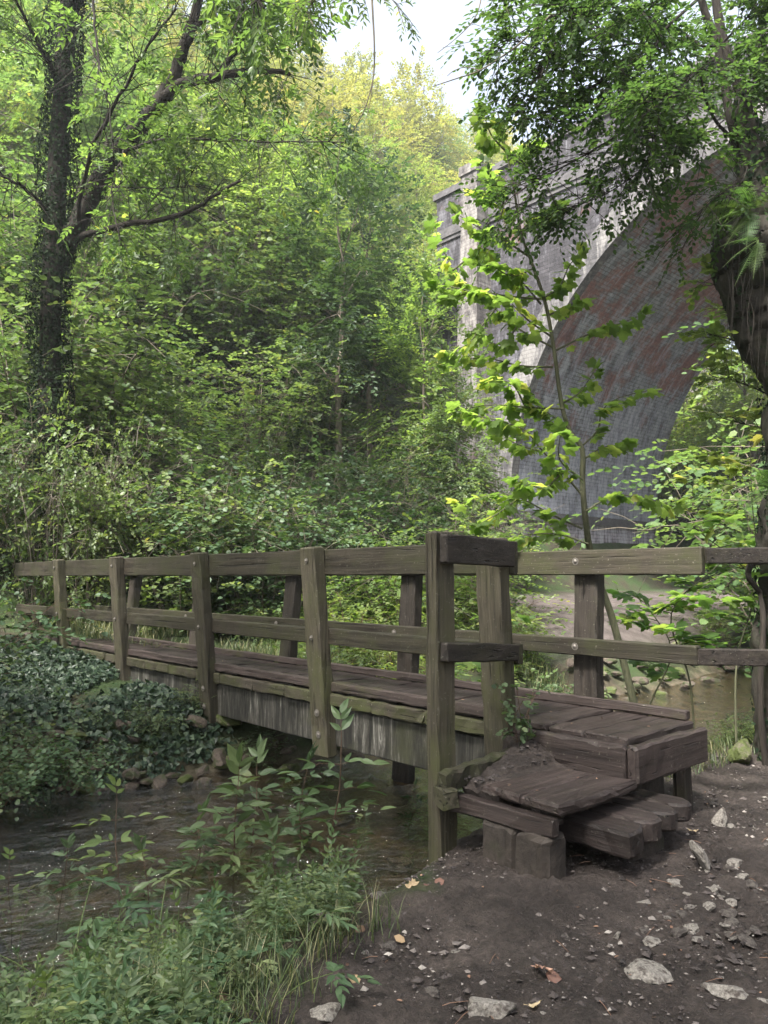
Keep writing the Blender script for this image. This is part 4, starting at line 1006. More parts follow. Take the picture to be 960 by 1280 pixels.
    leaves(ig, loc(pos+o3*rad[:, None]), unit(np.array([0, 0, -1.0])+r.normal(size=(n, 3))*.5), unit(o3+r.normal(size=(n, 3))*.35), r.uniform(.04, .075, n), IVYL, r.rand(n)**1.6)
    n = 2200; pos, T_, t = along(Ls[0], n, r, 0, .9); a = r.rand(n)*6.28; n3 = unit(np.cross(T_, [1, 0, 0])); b3 = np.cross(T_, n3); o3 = n3*np.cos(a)[:, None]+b3*np.sin(a)[:, None]
    n = len(pos); leaves(ig, loc(pos+o3*(.20-.06*t)[:, None]*(1+.3*r.rand(n)[:, None])), unit(np.array([0, 0, -1.0])+r.normal(size=(n, 3))*.5), unit(o3+r.normal(size=(n, 3))*.35), r.uniform(.03, .05, n), IVYL, r.rand(n))
    ig.obj('ivy', M['leaf_trunk_ivy'], e)
ash()

def branch_tree(name, base, paths, label, cat, leafm, barkm, tpl, leaf, per, ln=(.2, .6), spr=(.12, .22), m=7, seed=1, droop=.4, sub=3, lo=.15, leafpart='crown', up=.1, extra=None, flat=.35):
    """a tree or branch described by limb paths [(points(x,y,D), r0, r1, density)]"""
    r = np.random.RandomState(seed); base = np.asarray(base, float); e = empty(name, base, label, cat); cg = G(); tg = G(); first = None; O = []; A = []
    for i, (pts, r0, r1, dn) in enumerate(paths):
        P = pxcurve(pts, None, 16)-base; g = G(); tube(g, P, np.linspace(r0, r1, len(P)), 8 if r0 > .02 else 6, wob=.04, seed=i)
        g.obj('trunk' if i == 0 else 'branch', M[barkm], e, True)
        n = int(per*dn)
        if n < 1: continue
        pos, T_, t = along(P, n, r, lo); d = unit(T_*.7+r.normal(size=(n, 3))*[.7, .7, .35]+[0, 0, up]); l = r.uniform(*ln, n)
        for k in range(n):
            q = pos[k]+d[k]*l[k]-[0, 0, .1*l[k]]
            tube(tg, [pos[k], (pos[k]+q)/2+[0, 0, .04*l[k]], q], [.004, .003, .0018], 3, cap=False)
            for j in range(sub): O.append(pos[k]+(q-pos[k])*r.uniform(.3, 1)); A.append(unit(d[k]+r.normal(size=3)*[.7, .7, .3]))
        O.append(P[-1]); A.append(unit(P[-1]-P[-2]))
    if O: sprays(cg, O, A, r.uniform(*spr, len(O)), m, leaf, tpl, r, droop=droop, tw=tg, twr=.002, flat=flat)
    if tg.n: tg.obj('twigs', M[barkm], e)
    if cg.n: cg.obj(leafpart, M[leafm], e)
    return e

# ------------------------------------------------------------------ the maple sapling behind the far rails
def maple():
    D = 6.5; r = np.random.RandomState(8)
    T = [(795, 890, 6.9), (785, 850, 6.85), (766, 775, 6.8), (752, 735, 6.75), (738, 690, 6.7), (731, 640, 6.6), (728, 600, 6.55), (728, 562, 6.5), (713, 540, 6.5), (702, 505, 6.5), (693, 440, 6.5), (682, 380, 6.5), (666, 332, 6.5), (651, 290, 6.5), (643, 240, 6.5), (633, 190, 6.5), (622, 140, 6.5)]
    b0 = at(795, 890, 6.9); base = np.array([b0[0], b0[1], gz(b0[0], b0[1])])
    e = empty('maple_sapling', base, 'slender young maple with lobed leaves rising behind the far rails before the viaduct', 'sapling')
    g = G(); P = pxcurve(T, None, 48); P = np.vstack([[base[0]+.02, base[1], base[2]-.1], P]); tube(g, P-base, np.linspace(.036, .007, len(P)), 8, wob=.03); g.obj('trunk', M['bark_green'], e, True)
    BR = [[(691, 434), (645, 409), (599, 367), (566, 338), (541, 280)], [(676, 374), (632, 370), (603, 365), (560, 372)], [(680, 372), (699, 359), (710, 335), (722, 318)],
          [(695, 438), (737, 417), (765, 408), (800, 395)], [(705, 511), (657, 509), (616, 506), (575, 512)], [(728, 557), (747, 538), (753, 513), (774, 497), (812, 488)],
          [(726, 617), (703, 590), (674, 559), (657, 538), (624, 526), (596, 520)], [(728, 661), (687, 642), (649, 622), (616, 618), (575, 630)], [(674, 563), (650, 557), (628, 545)],
          [(691, 459), (649, 457), (603, 447), (560, 455)], [(660, 320), (630, 300), (600, 285), (575, 270)], [(650, 290), (672, 270), (690, 262)], [(643, 240), (620, 225), (605, 205)],
          [(712, 540), (690, 520), (668, 505)], [(731, 640), (765, 620), (800, 622), (840, 632)], [(735, 680), (700, 668), (665, 668), (640, 672)], [(728, 600), (700, 575), (700, 545)], [(728, 575), (752, 560), (775, 556)],
          [(668, 335), (640, 345), (612, 330)], [(633, 190), (615, 170), (607, 150)], [(636, 200), (655, 185), (668, 175)], [(620, 385), (600, 410), (585, 430), (560, 440)], [(645, 409), (630, 430), (600, 425)], [(599, 367), (570, 360), (545, 355)], [(566, 338), (590, 320), (605, 318)], [(676, 380), (650, 350), (625, 335)], [(688, 420), (660, 400), (640, 380)], [(657, 509), (640, 480), (612, 475)], [(702, 505), (725, 490), (742, 465)], [(684, 395), (705, 385), (728, 375)], [(649, 622), (625, 640), (600, 655)], [(703, 590), (680, 610), (650, 600)], [(655, 300), (625, 255), (600, 245)]]
    LP, LD, LN = [], [], []
    for k, b in enumerate(BR):
        dd = D+r.uniform(-.1, .1); ds = r.uniform(-.5, .45)
        P = pxcurve([(x, y, dd+ds*i/(len(b)-1)) for i, (x, y) in enumerate(b)], None, 12)
        g = G(); tube(g, P-base, np.linspace(.010, .003, len(P)), 6); bo = g.obj('branch', M['bark_green'], e, True)
        L = np.linalg.norm(np.diff(P, axis=0), axis=1).sum()
        for t in np.arange(.12, 1.01, .050/L):
            i = min(int(t*(len(P)-1)), len(P)-2); T_ = unit(P[i+1]-P[i]); side = unit(np.cross(T_, [0, 0, 1]))
            for s in (-1, 1):
                if r.rand() < .12: continue
                LP.append(P[i]+(P[i+1]-P[i])*(t*(len(P)-1)-i)); LD.append(unit(T_*r.uniform(.2, .9)+side*s*r.uniform(.4, 1)+[0, 0, r.uniform(-.75, .1)])); LN.append(unit(np.array([0, 0, 1])+r.normal(size=3)*.38-(CAM-P[i])*[.09, .09, 0]))
        for s in range(4):
            LP.append(P[-1]); LD.append(unit(unit(P[-1]-P[-2])+r.normal(size=3)*.5)); LN.append(unit(np.array([0, 0, 1])+r.normal(size=3)*.4))
    g = G(); n = len(LP); leaves(g, np.array(LP)-base, np.array(LD), np.array(LN), r.uniform(.07, .14, n), MAPLE, np.clip(r.rand(n)**1.3, 0, 1)); g.obj('leaves', M['leaf_maple'], e)
maple()
def maple2(x, D, h, label, seed, lm='leaf_maple', leaf=.12, y0=None):
    r = np.random.RandomState(seed); P = at(x, 722, D); b = np.array([P[0], P[1], gz(P[0], P[1])]); e = empty('young_maple', b, label, 'sapling')
    g = G(); n = 7; Z = curve([[0, 0, -.1], [r.normal()*.06, r.normal()*.06, h*.4], [r.normal()*.15, r.normal()*.15, h*.75], [r.normal()*.2, r.normal()*.2, h]], 16); tube(g, Z, np.linspace(.012, .004, len(Z)), 6)
    g.obj('trunk', M['bark_green'], e, True); LP, LD, LN = [], [], []; bg = []
    for k in range(8):
        i = int(len(Z)*(.55+.06*k)); i = min(i, len(Z)-1); a = r.rand()*6.28; d = np.array([math.cos(a), math.sin(a), .25]); l = r.uniform(.25, .6)*h/2
        Q = curve([Z[i], Z[i]+d*l*.5, Z[i]+d*l+[0, 0, -.05]], 6); g = G(); tube(g, Q, np.linspace(.005, .002, len(Q)), 5); g.obj('branch', M['bark_green'], e, True)
        for t in np.arange(.25, 1.01, .07/l):
            j = min(int(t*(len(Q)-1)), len(Q)-2); sd = np.array([-d[1], d[0], 0])
            for s in (-1, 1): LP.append(Q[j]+r.normal(size=3)*.01); LD.append(unit(d*.6+sd*s*r.uniform(.4, 1)+[0, 0, r.uniform(-.2, .2)])); LN.append(unit(np.array([0, 0, 1])+r.normal(size=3)*.4))
        LP.append(Q[-1]); LD.append(d); LN.append(np.array([0, 0, 1.0]))
    g = G(); n = len(LP); leaves(g, np.array(LP), np.array(LD), np.array(LN), r.uniform(.8, 1.35, n)*leaf, MAPLE, r.rand(n)); g.obj('leaves', M[lm], e)
maple2(800, 7.2, 1.75, 'small maple seedling right of the slender sapling, its leaves level with the top rail', 3)
maple2(862, 6.9, 1.75, 'leafy maple seedling behind the joint between bridge rail and fence', 4)
maple2(912, 6.6, 1.95, 'maple seedling with broad dark leaves left of the mossy trunk', 5)
maple2(612, 8.8, 1.9, 'yellow-green maple seedling left of the slender sapling behind the rails', 6, 'leaf_lime')
maple2(952, 8.5, 3.2, 'taller young maple with yellowing leaves behind the gnarled trunk', 7, 'leaf_lime')

# ------------------------------------------------------------------ the mossy trunk at the right, ferns and overhanging boughs
def frond(g, sg, P0, d, L, droop, r, pl=.11, n=26, N=None):
    t = np.linspace(0, 1, n); d = unit(np.asarray(d, float)); z = np.array([0, 0, 1.0]); P = P0+d*(L*t)[:, None]-z*(droop*L*t**2)[:, None]
    T = unit(np.gradient(P, axis=0)); S = unit(np.cross(T, z)); U = np.cross(S, T)
    tube(sg, P, np.linspace(.0035, .001, n), 4, cap=False)
    ln = pl*np.sin(np.clip(t*1.05+.08, 0, 1)**.75*np.pi)**.8+.01
    for s in (-1, 1):
        leaves(g, P[2:], unit(S[2:]*s+T[2:]*.35-z*.12+r.normal(size=(n-2, 3))*.04), U[2:]+r.normal(size=(n-2, 3))*.12, ln[2:], PINNA_N, np.clip(r.rand()*.7+r.rand(n-2)*.3, 0, 1))
_tp = [(-.05, 0, 0), (.05, 0, 0)]
PV = []; PF = []
for k in range(6):   # toothed pinna
    y = .04+k*.155; w = .115*(1-k/6.5)
    b = len(PV); PV += [(0, y-.02, 0), (-w, y+.06, -.01), (0, y+.13, 0), (w, y+.06, -.01)]; PF.append([b, b+3, b+2, b+1])
PINNA_N = (np.array(PV), np.array(PF))
def mossy():
    r = np.random.RandomState(12); D = 6.5; b0 = at(985, 722, D); base = np.array([b0[0], b0[1], gz(b0[0], b0[1])])
    e = empty('gnarled_tree', base, 'gnarled mossy trunk at the right edge, swelling into a dark rooty burr hung with ferns', 'tree')
    T = pxcurve([(985, 985), (975, 880), (972, 760), (978, 640), (985, 520), (975, 430), (962, 360), (958, 300), (950, 240), (936, 180), (925, 120)], D, 110)
    T = T+np.random.RandomState(5).normal(size=T.shape)*.008; T[0, 2] = base[2]-.3; t = np.linspace(0, 1, len(T)); rad = np.interp(t, [0, .06, .2, .4, .55, .66, .75, .85, 1], [.34, .22, .17, .19, .33, .46, .40, .16, .08])
    g = G(); n = 56; tube(g, T-base, rad, n, cap=False); V = g.v[0]
    w3 = V+np.stack([noise3(V, 5, 21), noise3(V, 5, 22), noise3(V, 5, 23)], -1)*.12; nn = noise3(w3, 7, 4)*.045-np.abs(noise3(w3*[1, 1, .45], 17, 6))*.05+noise3(w3, 45, 7)*.010; c = np.repeat(T-base, n, 0); V[:] = V+unit(V-c)*nn[:, None]
    g.obj('trunk', M['bark_moss'], e, True)
    for pts, r0, r1 in (([(940, 200, D), (925, 182, D), (913, 148, D), (899, 66, D), (877, 0, D), (868, -70, D)], .045, .03), ([(945, 210, D), (936, 170, D+.1), (930, 131, D+.1), (904, 52, D+.1), (892, -20, D+.1), (885, -80, D)], .05, .035),
                        ([(930, 185, D), (900, 158, D-.1), (884, 130, D-.2), (876, 95, D-.3)], .018, .008), ([(938, 130, D), (948, 60, D), (962, 20, D)], .012, .006),
                        ([(950, 740, D-.15), (936, 722, D-.2), (940, 705, D-.22), (962, 700, D-.2)], .02, .03), ([(958, 960, D-.2), (950, 880, D-.22), (954, 780, D-.2), (950, 740, D-.15)], .03, .018)):
        g = G(); P = pxcurve(pts, None, 16); tube(g, P-base, np.linspace(r0, r1, len(P)), 8, wob=.06); g.obj('limb', M['bark' if r0 < .06 else 'bark_moss'], e, True)
    g = G()
    for k in range(22):   # hanging roots
        x, y = r.uniform(908, 965), r.uniform(270, 380); dd = D-.36+r.uniform(-.05, .1); P = pxcurve([(x, y, dd), (x+r.uniform(-12, 8), y+40, dd-.03), (x+r.uniform(-14, 8), y+r.uniform(70, 150), dd)], None, 8)
        tube(g, P-base, np.linspace(.005, .001, len(P)), 4, cap=False)
    g.obj('roots', M['bark'], e)
    g = G(); n = 5200; i = r.randint(0, len(T)-1, n); a = r.rand(n)*6.28; f = r.rand(n)[:, None]
    o3 = np.stack([np.cos(a), np.sin(a), np.zeros(n)], -1); Pm = T[i]*(1-f)+T[i+1]*f; kk = noise3(Pm+o3, 5, 44) > -.1
    Pm, o3, i = Pm[kk], o3[kk], i[kk]; n = len(Pm)
    leaves(g, Pm+o3*(rad[i]*1.0+.01)[:, None]-base, unit(np.array([0, 0, -.8])+r.normal(size=(n, 3))*.6), o3+r.normal(size=(n, 3))*.3, r.uniform(.02, .05, n), IVYL, r.rand(n)); g.obj('ivy', M['leaf_trunk_ivy'], e)
mossy()
def fern(x, y, D, fr, label, seed, n=26, lm='leaf_fern'):
    r = np.random.RandomState(seed); b = at(x, y, D) if y else None
    e = empty('fern', b, label, 'fern')
    for (dx, dy, dd, L, dr) in fr:
        g = G(); sg = G(); d = RT*dx+np.array([0, 0, 1.0])*dy-F0*dd; frond(g, sg, np.zeros(3), d, L, dr, r, pl=.10*L/.55, n=n)
        fo = g.obj('frond', M[lm], e); sg.obj('midrib', M['stem_green'], fo)
fern(938, 262, 6.1, [(-1, .10, .2, .62, .35), (-1, .35, .1, .60, .45), (-.8, -.2, .4, .58, .3), (-.9, -.45, .2, .5, .2), (-.5, .5, .6, .5, .5), (-.6, -.7, .3, .5, .1), (-1, .2, -.4, .55, .4), (.3, .3, .7, .4, .4), (-.3, -.9, .4, .5, 0)], 'hanging fern with long fronds on top of the burr of the gnarled trunk', 1, 34)
fern(948, 300, 6.0, [(-.9, -.5, .3, .42, .2), (-.6, -.9, .2, .45, .1), (-.9, 0, .3, .4, .3), (-.3, -1, .3, .4, 0)], 'smaller fern drooping below the hanging one on the gnarled trunk', 2, 26)
fern(965, 610, 6.1, [(-1, .35, .2, .5, .5), (-.9, .0, .4, .45, .4), (-.8, .7, .2, .42, .5), (-.9, -.4, .3, .42, .3), (-.5, .9, .4, .4, .5)], 'fern growing out of the gnarled trunk just above the fence rail', 3, 28)

Dq = 6.4
def ov():
    b = at(905, 60, Dq)
    return branch_tree('overhanging_bough', b, [
        ([(877, -5, 6.4), (830, 38, 6.2), (813, 65, 6.1), (770, 92, 6.0), (720, 120, 5.9), (680, 160, 5.8)], .016, .004, 1.2),
        ([(903, 118, 6.4), (860, 130, 6.2), (790, 160, 6), (720, 200, 5.8), (660, 232, 5.7), (620, 262, 5.6)], .014, .003, 1.1),
        ([(862, 128, 6.2), (822, 160, 6.1), (807, 205, 6), (770, 235, 5.9), (735, 252, 5.8), (700, 262, 5.8)], .009, .003, .9),
        ([(895, 58, 6.4), (850, 57, 6.3), (790, 55, 6.2), (700, 66, 6.0), (640, 50, 5.9)], .010, .003, 1.2),
        ([(885, -30, 6.4), (800, -15, 6.2), (720, 10, 6), (660, 35, 5.9), (625, 60, 5.8)], .014, .003, 1.2),
        ([(782, 55, 6.2), (778, 110, 6.2), (779, 160, 6.2), (782, 225, 6.2)], .005, .002, .5),
        ([(720, 10, 6), (690, 60, 5.9), (670, 110, 5.8), (650, 150, 5.8)], .006, .002, 1),
        ([(830, 38, 6.2), (800, 10, 5.6), (760, -20, 5.2)], .008, .003, .9),
        ([(905, 52, 6.5), (935, 20, 6.3), (965, -20, 6.2)], .010, .004, 1),
        ([(925, 120, 6.5), (945, 90, 6.2), (975, 70, 6)], .008, .003, .9),
        ([(899, 70, 6.4), (870, 90, 5.8), (840, 120, 5.4), (800, 130, 5.1)], .008, .003, 1),
        ([(790, 55, 6.2), (740, 30, 5.6), (690, 0, 5.2), (650, -20, 5)], .007, .003, 1),
        ([(905, 150, 6.4), (880, 170, 6.2), (850, 175, 6.0), (820, 190, 5.9)], .006, .002, .8),
        ([(940, 190, 6.5), (925, 230, 6.2), (890, 250, 6.0), (850, 300, 5.9)], .006, .002, .7),
        ([(930, 140, 7.5), (880, 60, 8), (800, 20, 8.2), (700, -10, 8.4)], .012, .004, 1.3),
        ([(930, 160, 7.5), (870, 130, 8), (800, 100, 8.4), (720, 110, 8.6)], .012, .004, 1.2),
        ([(935, 180, 7.5), (960, 120, 7.5), (955, 40, 7.5), (930, -20, 7.5)], .012, .004, 1.4),
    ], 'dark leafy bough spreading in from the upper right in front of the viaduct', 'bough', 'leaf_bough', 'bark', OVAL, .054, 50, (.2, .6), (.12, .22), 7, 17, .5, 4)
ov()
branch_tree('lit_bough', at(960, 420, 6.8), [
    ([(975, 470, 6.9), (940, 440, 6.8), (915, 425, 6.7), (885, 418, 6.6)], .010, .003, .6), ([(975, 440, 6.9), (940, 400, 6.8), (910, 370, 6.7), (890, 345, 6.6)], .009, .003, .5),
    ([(975, 500, 6.9), (930, 480, 6.8), (890, 470, 6.7), (890, 462, 6.6)], .008, .003, .5), ([(975, 540, 7), (930, 530, 6.9), (900, 522, 6.8)], .008, .003, .4)],
    'bough of glowing yellow-green leaves reaching left from the gnarled trunk below its burr', 'bough', 'leaf_lime', 'bark', ROUND, .065, 20, (.15, .4), (.12, .2), 6, 23, .3, 3)
branch_tree('bare_branch', at(690, 20, 5.6), [([(690, 18, 5.6), (660, 45, 5.6), (640, 62, 5.6), (600, 88, 5.6), (571, 98, 5.6), (541, 108, 5.6)], .009, .003, 0), ([(600, 88, 5.6), (582, 84, 5.6), (568, 88, 5.5), (559, 95, 5.5)], .004, .002, 0)],
            'bare grey branch pointing left across the sky from the dark bough', 'branch', 'leaf_dark', 'bark_pale', OVAL, .05, 0)
branch_tree('bare_twig', at(602, -10, 5.4), [([(605, -40, 5.4), (601, 0, 5.4), (592, 25, 5.4), (570, 48, 5.4), (547, 66, 5.4)], .006, .002, 0), ([(625, -40, 5.4), (630, 0, 5.4), (638, 22, 5.4)], .004, .002, 0)],
            'thin bare twig hanging in the open sky at the top', 'twig', 'leaf_dark', 'bark_pale', OVAL, .05, 0)
branch_tree('hanging_branch', at(465, -20, 5.8), [([(462, -60, 5.8), (465, 0, 5.8), (468, 60, 5.8), (466, 100, 5.8), (455, 138, 5.8), (441, 164, 5.8)], .010, .003, 0), ([(466, 105, 5.8), (460, 140, 5.8), (452, 160, 5.75)], .004, .002, 0), ([(461, -40, 5.8), (440, -25, 5.7), (420, -5, 5.6)], .007, .003, 1.3), ([(465, -10, 5.8), (485, -5, 5.7), (500, 12, 5.7)], .004, .002, .5), ([(425, -40, 5.6), (400, -10, 5.5), (380, 20, 5.5)], .006, .002, 1.5)],
            'drooping branch with a bare curved tip hanging at the top centre', 'branch', 'leaf_ash', 'bark_pale', NARROW, .06, 14, (.1, .3), (.1, .16), 7, 3, .5, 2, lo=.05)

# ------------------------------------------------------------------ brambles and ivy of the left bank
def ivy_bank():
    r = np.random.RandomState(61); n = 32000; q = r.uniform(-.5, 4.5, n); p = r.uniform(6.75, 12.4, n)
    m = (noise3(np.stack([q, p, q*0], -1), 2.2, 3) > -.85) & (q < 3.95+.3*r.rand(n)); q, p = q[m], p[m]; n = len(q)
    h = .03+(.08+.18*sst(6.8, 7.4, p)*sst(9, 7.8, p))*(.6+.5*noise3(np.stack([q, p, q*0], -1), 2.5, 8))*r.rand(n)**.6
    P = np.stack([q, p, height(q, p)+h], -1); N = unit(np.array([-.25, -.55, .8])+r.normal(size=(n, 3))*.4)
    g = G(); leaves(g, P, unit(np.array([-.2, -.7, -.5])+r.normal(size=(n, 3))*.6), N, r.uniform(.045, .085, n), IVYL, r.rand(n))
    tag(g.obj('ivy_ground_cover', M['leaf_ivy']), kind='stuff')
ivy_bank()
bk = [Kind('bramble', *make_shrub(400+i, .9, 1.1, 9, 150, .085, 5, ROUND, .3, .006, .5, True, .15), 'stem', 'leaf_bram', ('canes', 'leaves')) for i in range(3)]
for x, y, D, s, lb in ((18, 905, 6.9, .55, 'pale-leaved bramble at the left edge, level with the beam of the footbridge'), (70, 880, 7.8, .38, 'bramble spilling down the bank in front of the leftmost near post'), (50, 960, 6.3, .50, 'bramble overhanging the water at the left edge'),
                       (-35, 800, 8.4, .9, 'tall bramble at the left edge beside the far end of the footbridge'), (150, 870, 8.4, .26, 'bramble under the second near post from the left'), (-15, 1000, 5.6, .5, 'bramble trailing into the stream at the left edge, lowest on that bank'), (-22, 760, 10.5, 1.2, 'leafy bramble covering the left end of the rails')):
    P = at(x, 722, D); z = gz(P[0], P[1]); bk[RV.randint(3)].put((P[0], P[1], max(z, -.1)), RV.rand()*6.28, s, lb, 'bramble')
for x, y, D, lb in ((235, 900, 8.0, 'bright small plant at the foot of the middle near post'), (330, 925, 7.8, 'small lit plant among the far shore stones under the beam'), (200, 905, 7.6, 'tuft of ribbon leaves beside the ivy under the footbridge'), (385, 905, 7.4, 'yellowish plant at the foot of the nearest slanting post by the water')):
    P = at(x, 722, D); low_[1].put((P[0], P[1], gz(P[0], P[1])), x, .28, lb, 'plant', None, 'leaf_herb')

# ------------------------------------------------------------------ plants of the near bank
def seedling(seed, h, npair=6, leaf=.085, tpl=LANCE, lean=.12, twigs=2):
    r = np.random.RandomState(seed); tg = G(); cg = G(); a = r.rand()*6.28; d = np.array([math.cos(a), math.sin(a), 0])*lean*h
    S = curve([[0, 0, -.05], d*.3+[0, 0, h*.35], d*.6+r.normal(size=3)*.03+[0, 0, h*.7], d+[0, 0, h]], 14); tube(tg, S, np.linspace(.006, .002, len(S)), 5, cap=False)
    O, A = [], []
    for k in range(npair):
        j = int(len(S)*(.35+.62*k/npair)); az = r.rand()*6.28
        for s in (0, math.pi): O.append(S[min(j, len(S)-1)]); A.append([math.cos(az+s), math.sin(az+s), .35])
    O.append(S[-1]); A.append([.2, .1, 1])
    sprays(cg, O, A, r.uniform(.10, .2, len(O)), 5, leaf, tpl, r, droop=.4, pair=True, tw=tg, twr=.0022, phi=50)
    return tg, cg
sk = [Kind('seedling', *seedling(500+i, .62, 5+i, .085+.008*i, LANCE), 'stem', 'leaf_herb', ('stem', 'leaves')) for i in range(4)]
nk = [Kind('nettle', *seedling(520+i, .5, 9, .065, LANCE, .2), 'stem_green', 'leaf_herb', ('stem', 'leaves')) for i in range(3)]
for i, (x, y, hh, lm, lb) in enumerate([(408, 1118, 1.75, 'leaf_herb', 'tall thin seedling with bright top leaves standing before the stream, nearest the wing post'), (372, 1112, 1.3, 'leaf_bram', 'branching grey-green seedling left of the tall thin one'), (312, 1110, 1.3, 'leaf_bram', 'seedling standing in front of the broken water in the middle of the stream'),
        (232, 1150, .95, 'leaf_bram', 'dark-stemmed seedling near a black broken stump at the water edge'), (150, 1160, 1.25, 'leaf_mid', 'seedling with long pale leaves over the dark water at the left'), (70, 1175, .85, 'leaf_bram', 'seedling leaning over the water near the left edge'),
        (290, 1150, 1.45, 'leaf_herb', 'seedling with fresh light leaves between two dark stems at the water edge'), (350, 1160, .8, 'leaf_herb', 'bushy seedling at the top of the nettle clump'), (15, 1190, .8, 'leaf_mid', 'seedling at the very left edge of the near bank'), (190, 1190, .9, 'leaf_bram', 'seedling rising from the grass left of the clump'),
        (455, 1075, .55, 'leaf_bram', 'short seedling on the bank below the wing post'), (510, 1050, .6, 'leaf_bram', 'round-leaved seedling hugging the foot of the wing post'), (535, 1060, .45, 'leaf_mid', 'tiny seedling just left of the wing post foot')]):
    P = ground_px(x, y); sk[i % 4].put((P[0], P[1], gz(P[0], P[1])), RV.rand()*6.28, hh, lb, 'seedling', None, lm)
RN = np.random.RandomState(88); n = 0
while n < 95:
    q = RN.uniform(.5, 3.0); p = RN.uniform(2.0, 3.5); x, y, d = proj((q, p, gz(q, p)))
    if not (-60 < x < 440) or p < path_edge(q)+.02: continue
    k = nk[RN.randint(3)]; k.put((q, p, gz(q, p)), RN.rand()*6.28, RN.uniform(.35, .72), 'leafy green weed in the thick growth at the lower left of the path', 'weed', 'weeds on the near bank', ['leaf_herb', 'leaf_herb', 'leaf_bram', 'leaf_mid'][RN.randint(4)]); n += 1
# large umbel leaves low at the left
def umbel(seed):
    r = np.random.RandomState(seed); tg = G(); cg = G()
    for k in range(9):
        a = r.rand()*6.28; l = r.uniform(.18, .38); d = np.array([math.cos(a), math.sin(a), r.uniform(.5, 1.2)]); P = curve([[0, 0, -.03], d*l*.5, d*l+[0, 0, -.04]], 7); tube(tg, P, np.linspace(.004, .002, len(P)), 4, cap=False)
        o = np.repeat(P[-1][None], 3, 0); hd = unit(np.array([d[0], d[1], 0])); sd = np.array([-hd[1], hd[0], 0])
        A = np.array([hd, hd*.3+sd, hd*.3-sd]); sprays(cg, o, A+[0, 0, -.1], np.array([.15, .11, .11]), 7, .08, LANCE, r, droop=.2, pair=True, phi=48, flat=.2, rb=np.full(3, r.rand()))
    return tg, cg
uk = [Kind('umbel_plant', *umbel(600+i), 'stem_green', 'leaf_bram', ('stalks', 'leaves')) for i in range(2)]
for x, y, s, lb in ((190, 1230, 1.15, 'broad-leaved plant with toothed grey-green leaves in the lower left corner growth'), (265, 1190, .95, 'broad-leaved plant spreading beside the long grass blades'), (80, 1250, 1.1, 'broad-leaved plant at the bottom left corner'), (330, 1260, .8, 'broad-leaved plant next to the path at the bottom edge'), (20, 1210, 1.0, 'broad-leaved plant at the left edge above the corner'), (130, 1280, 1.0, 'broad-leaved plant cut by the bottom edge of the picture, left of centre'), (360, 1130, .6, 'rounded broad-leaved plant between water and path')):
    P = ground_px(x, y); uk[RV.randint(2)].put((P[0], P[1], gz(P[0], P[1])), RV.rand()*6.28, s, lb, 'plant', None, 'leaf_bram' if RV.rand() < .6 else 'leaf_herb')

def grass(name, Q, Hs, seed, w=.0035, lean=.5, mt='grass'):
    r = np.random.RandomState(seed); n = len(Q); a = r.rand(n)*6.28; d = np.stack([np.cos(a), np.sin(a), np.zeros(n)], -1); s = np.stack([-np.sin(a), np.cos(a), np.zeros(n)], -1)
    ln = r.uniform(.2, 1, n)*lean; V = []
    for t, ww in ((0, 1), (.35, .9), (.7, .6), (1, .05)):
        c = Q+d*(Hs*ln*t*t)[:, None]+np.array([0, 0, 1])*(Hs*(t-.35*ln*t*t))[:, None]; V += [c-s*w*ww, c+s*w*ww]
    V = np.stack(V, 1).reshape(-1, 3); F = np.array([[0, 1, 3, 2], [2, 3, 5, 4], [4, 5, 7, 6]]); g = G()
    g.add(V, (F[None]+(np.arange(n)*8)[:, None, None]).reshape(-1, 4), np.repeat(r.rand(n), 3)); tag(g.obj(name, M[mt]), kind='stuff')
def near_grass():
    r = np.random.RandomState(41); C = r.uniform([.4, 2.0], [3.0, 3.7], (120, 2)); C = C[(C[:, 0] < 2.0+.9*r.rand(len(C))) & (C[:, 1] > path_edge(C[:, 0])-.02) & (C[:, 1] < near_shore(C[:, 0]))]
    Q = (C[:, None]+r.normal(size=(len(C), 60, 2))*.055).reshape(-1, 2); z = height(Q[:, 0], Q[:, 1]); grass('grass', np.column_stack([Q, z-.01]), r.uniform(.08, .34, len(Q))*(.6+.4*r.rand(len(Q))), 42, .0022, .9)
near_grass()
def far_grass():
    r = np.random.RandomState(43); Q = r.uniform([4.6, 6.9], [13.5, 13.6], (42000, 2)); k = (noise3(np.column_stack([Q, Q[:, 0]*0]), 1.6, 5) > -.35) & ~((Q[:, 0] > 10.5) & (Q[:, 1] > 7.3)); Q = Q[k]; z = height(Q[:, 0], Q[:, 1])
    grass('bank_grass', np.column_stack([Q, z-.01]), r.uniform(.10, .34, len(Q)), 44, .006, .8)
    Q = r.uniform([5.0, 2.8], [10, 3.9], (5000, 2)); z = height(Q[:, 0], Q[:, 1]); grass('near_bank_grass', np.column_stack([Q, z-.01]), r.uniform(.05, .2, len(Q)), 45, .004, .8)
far_grass()

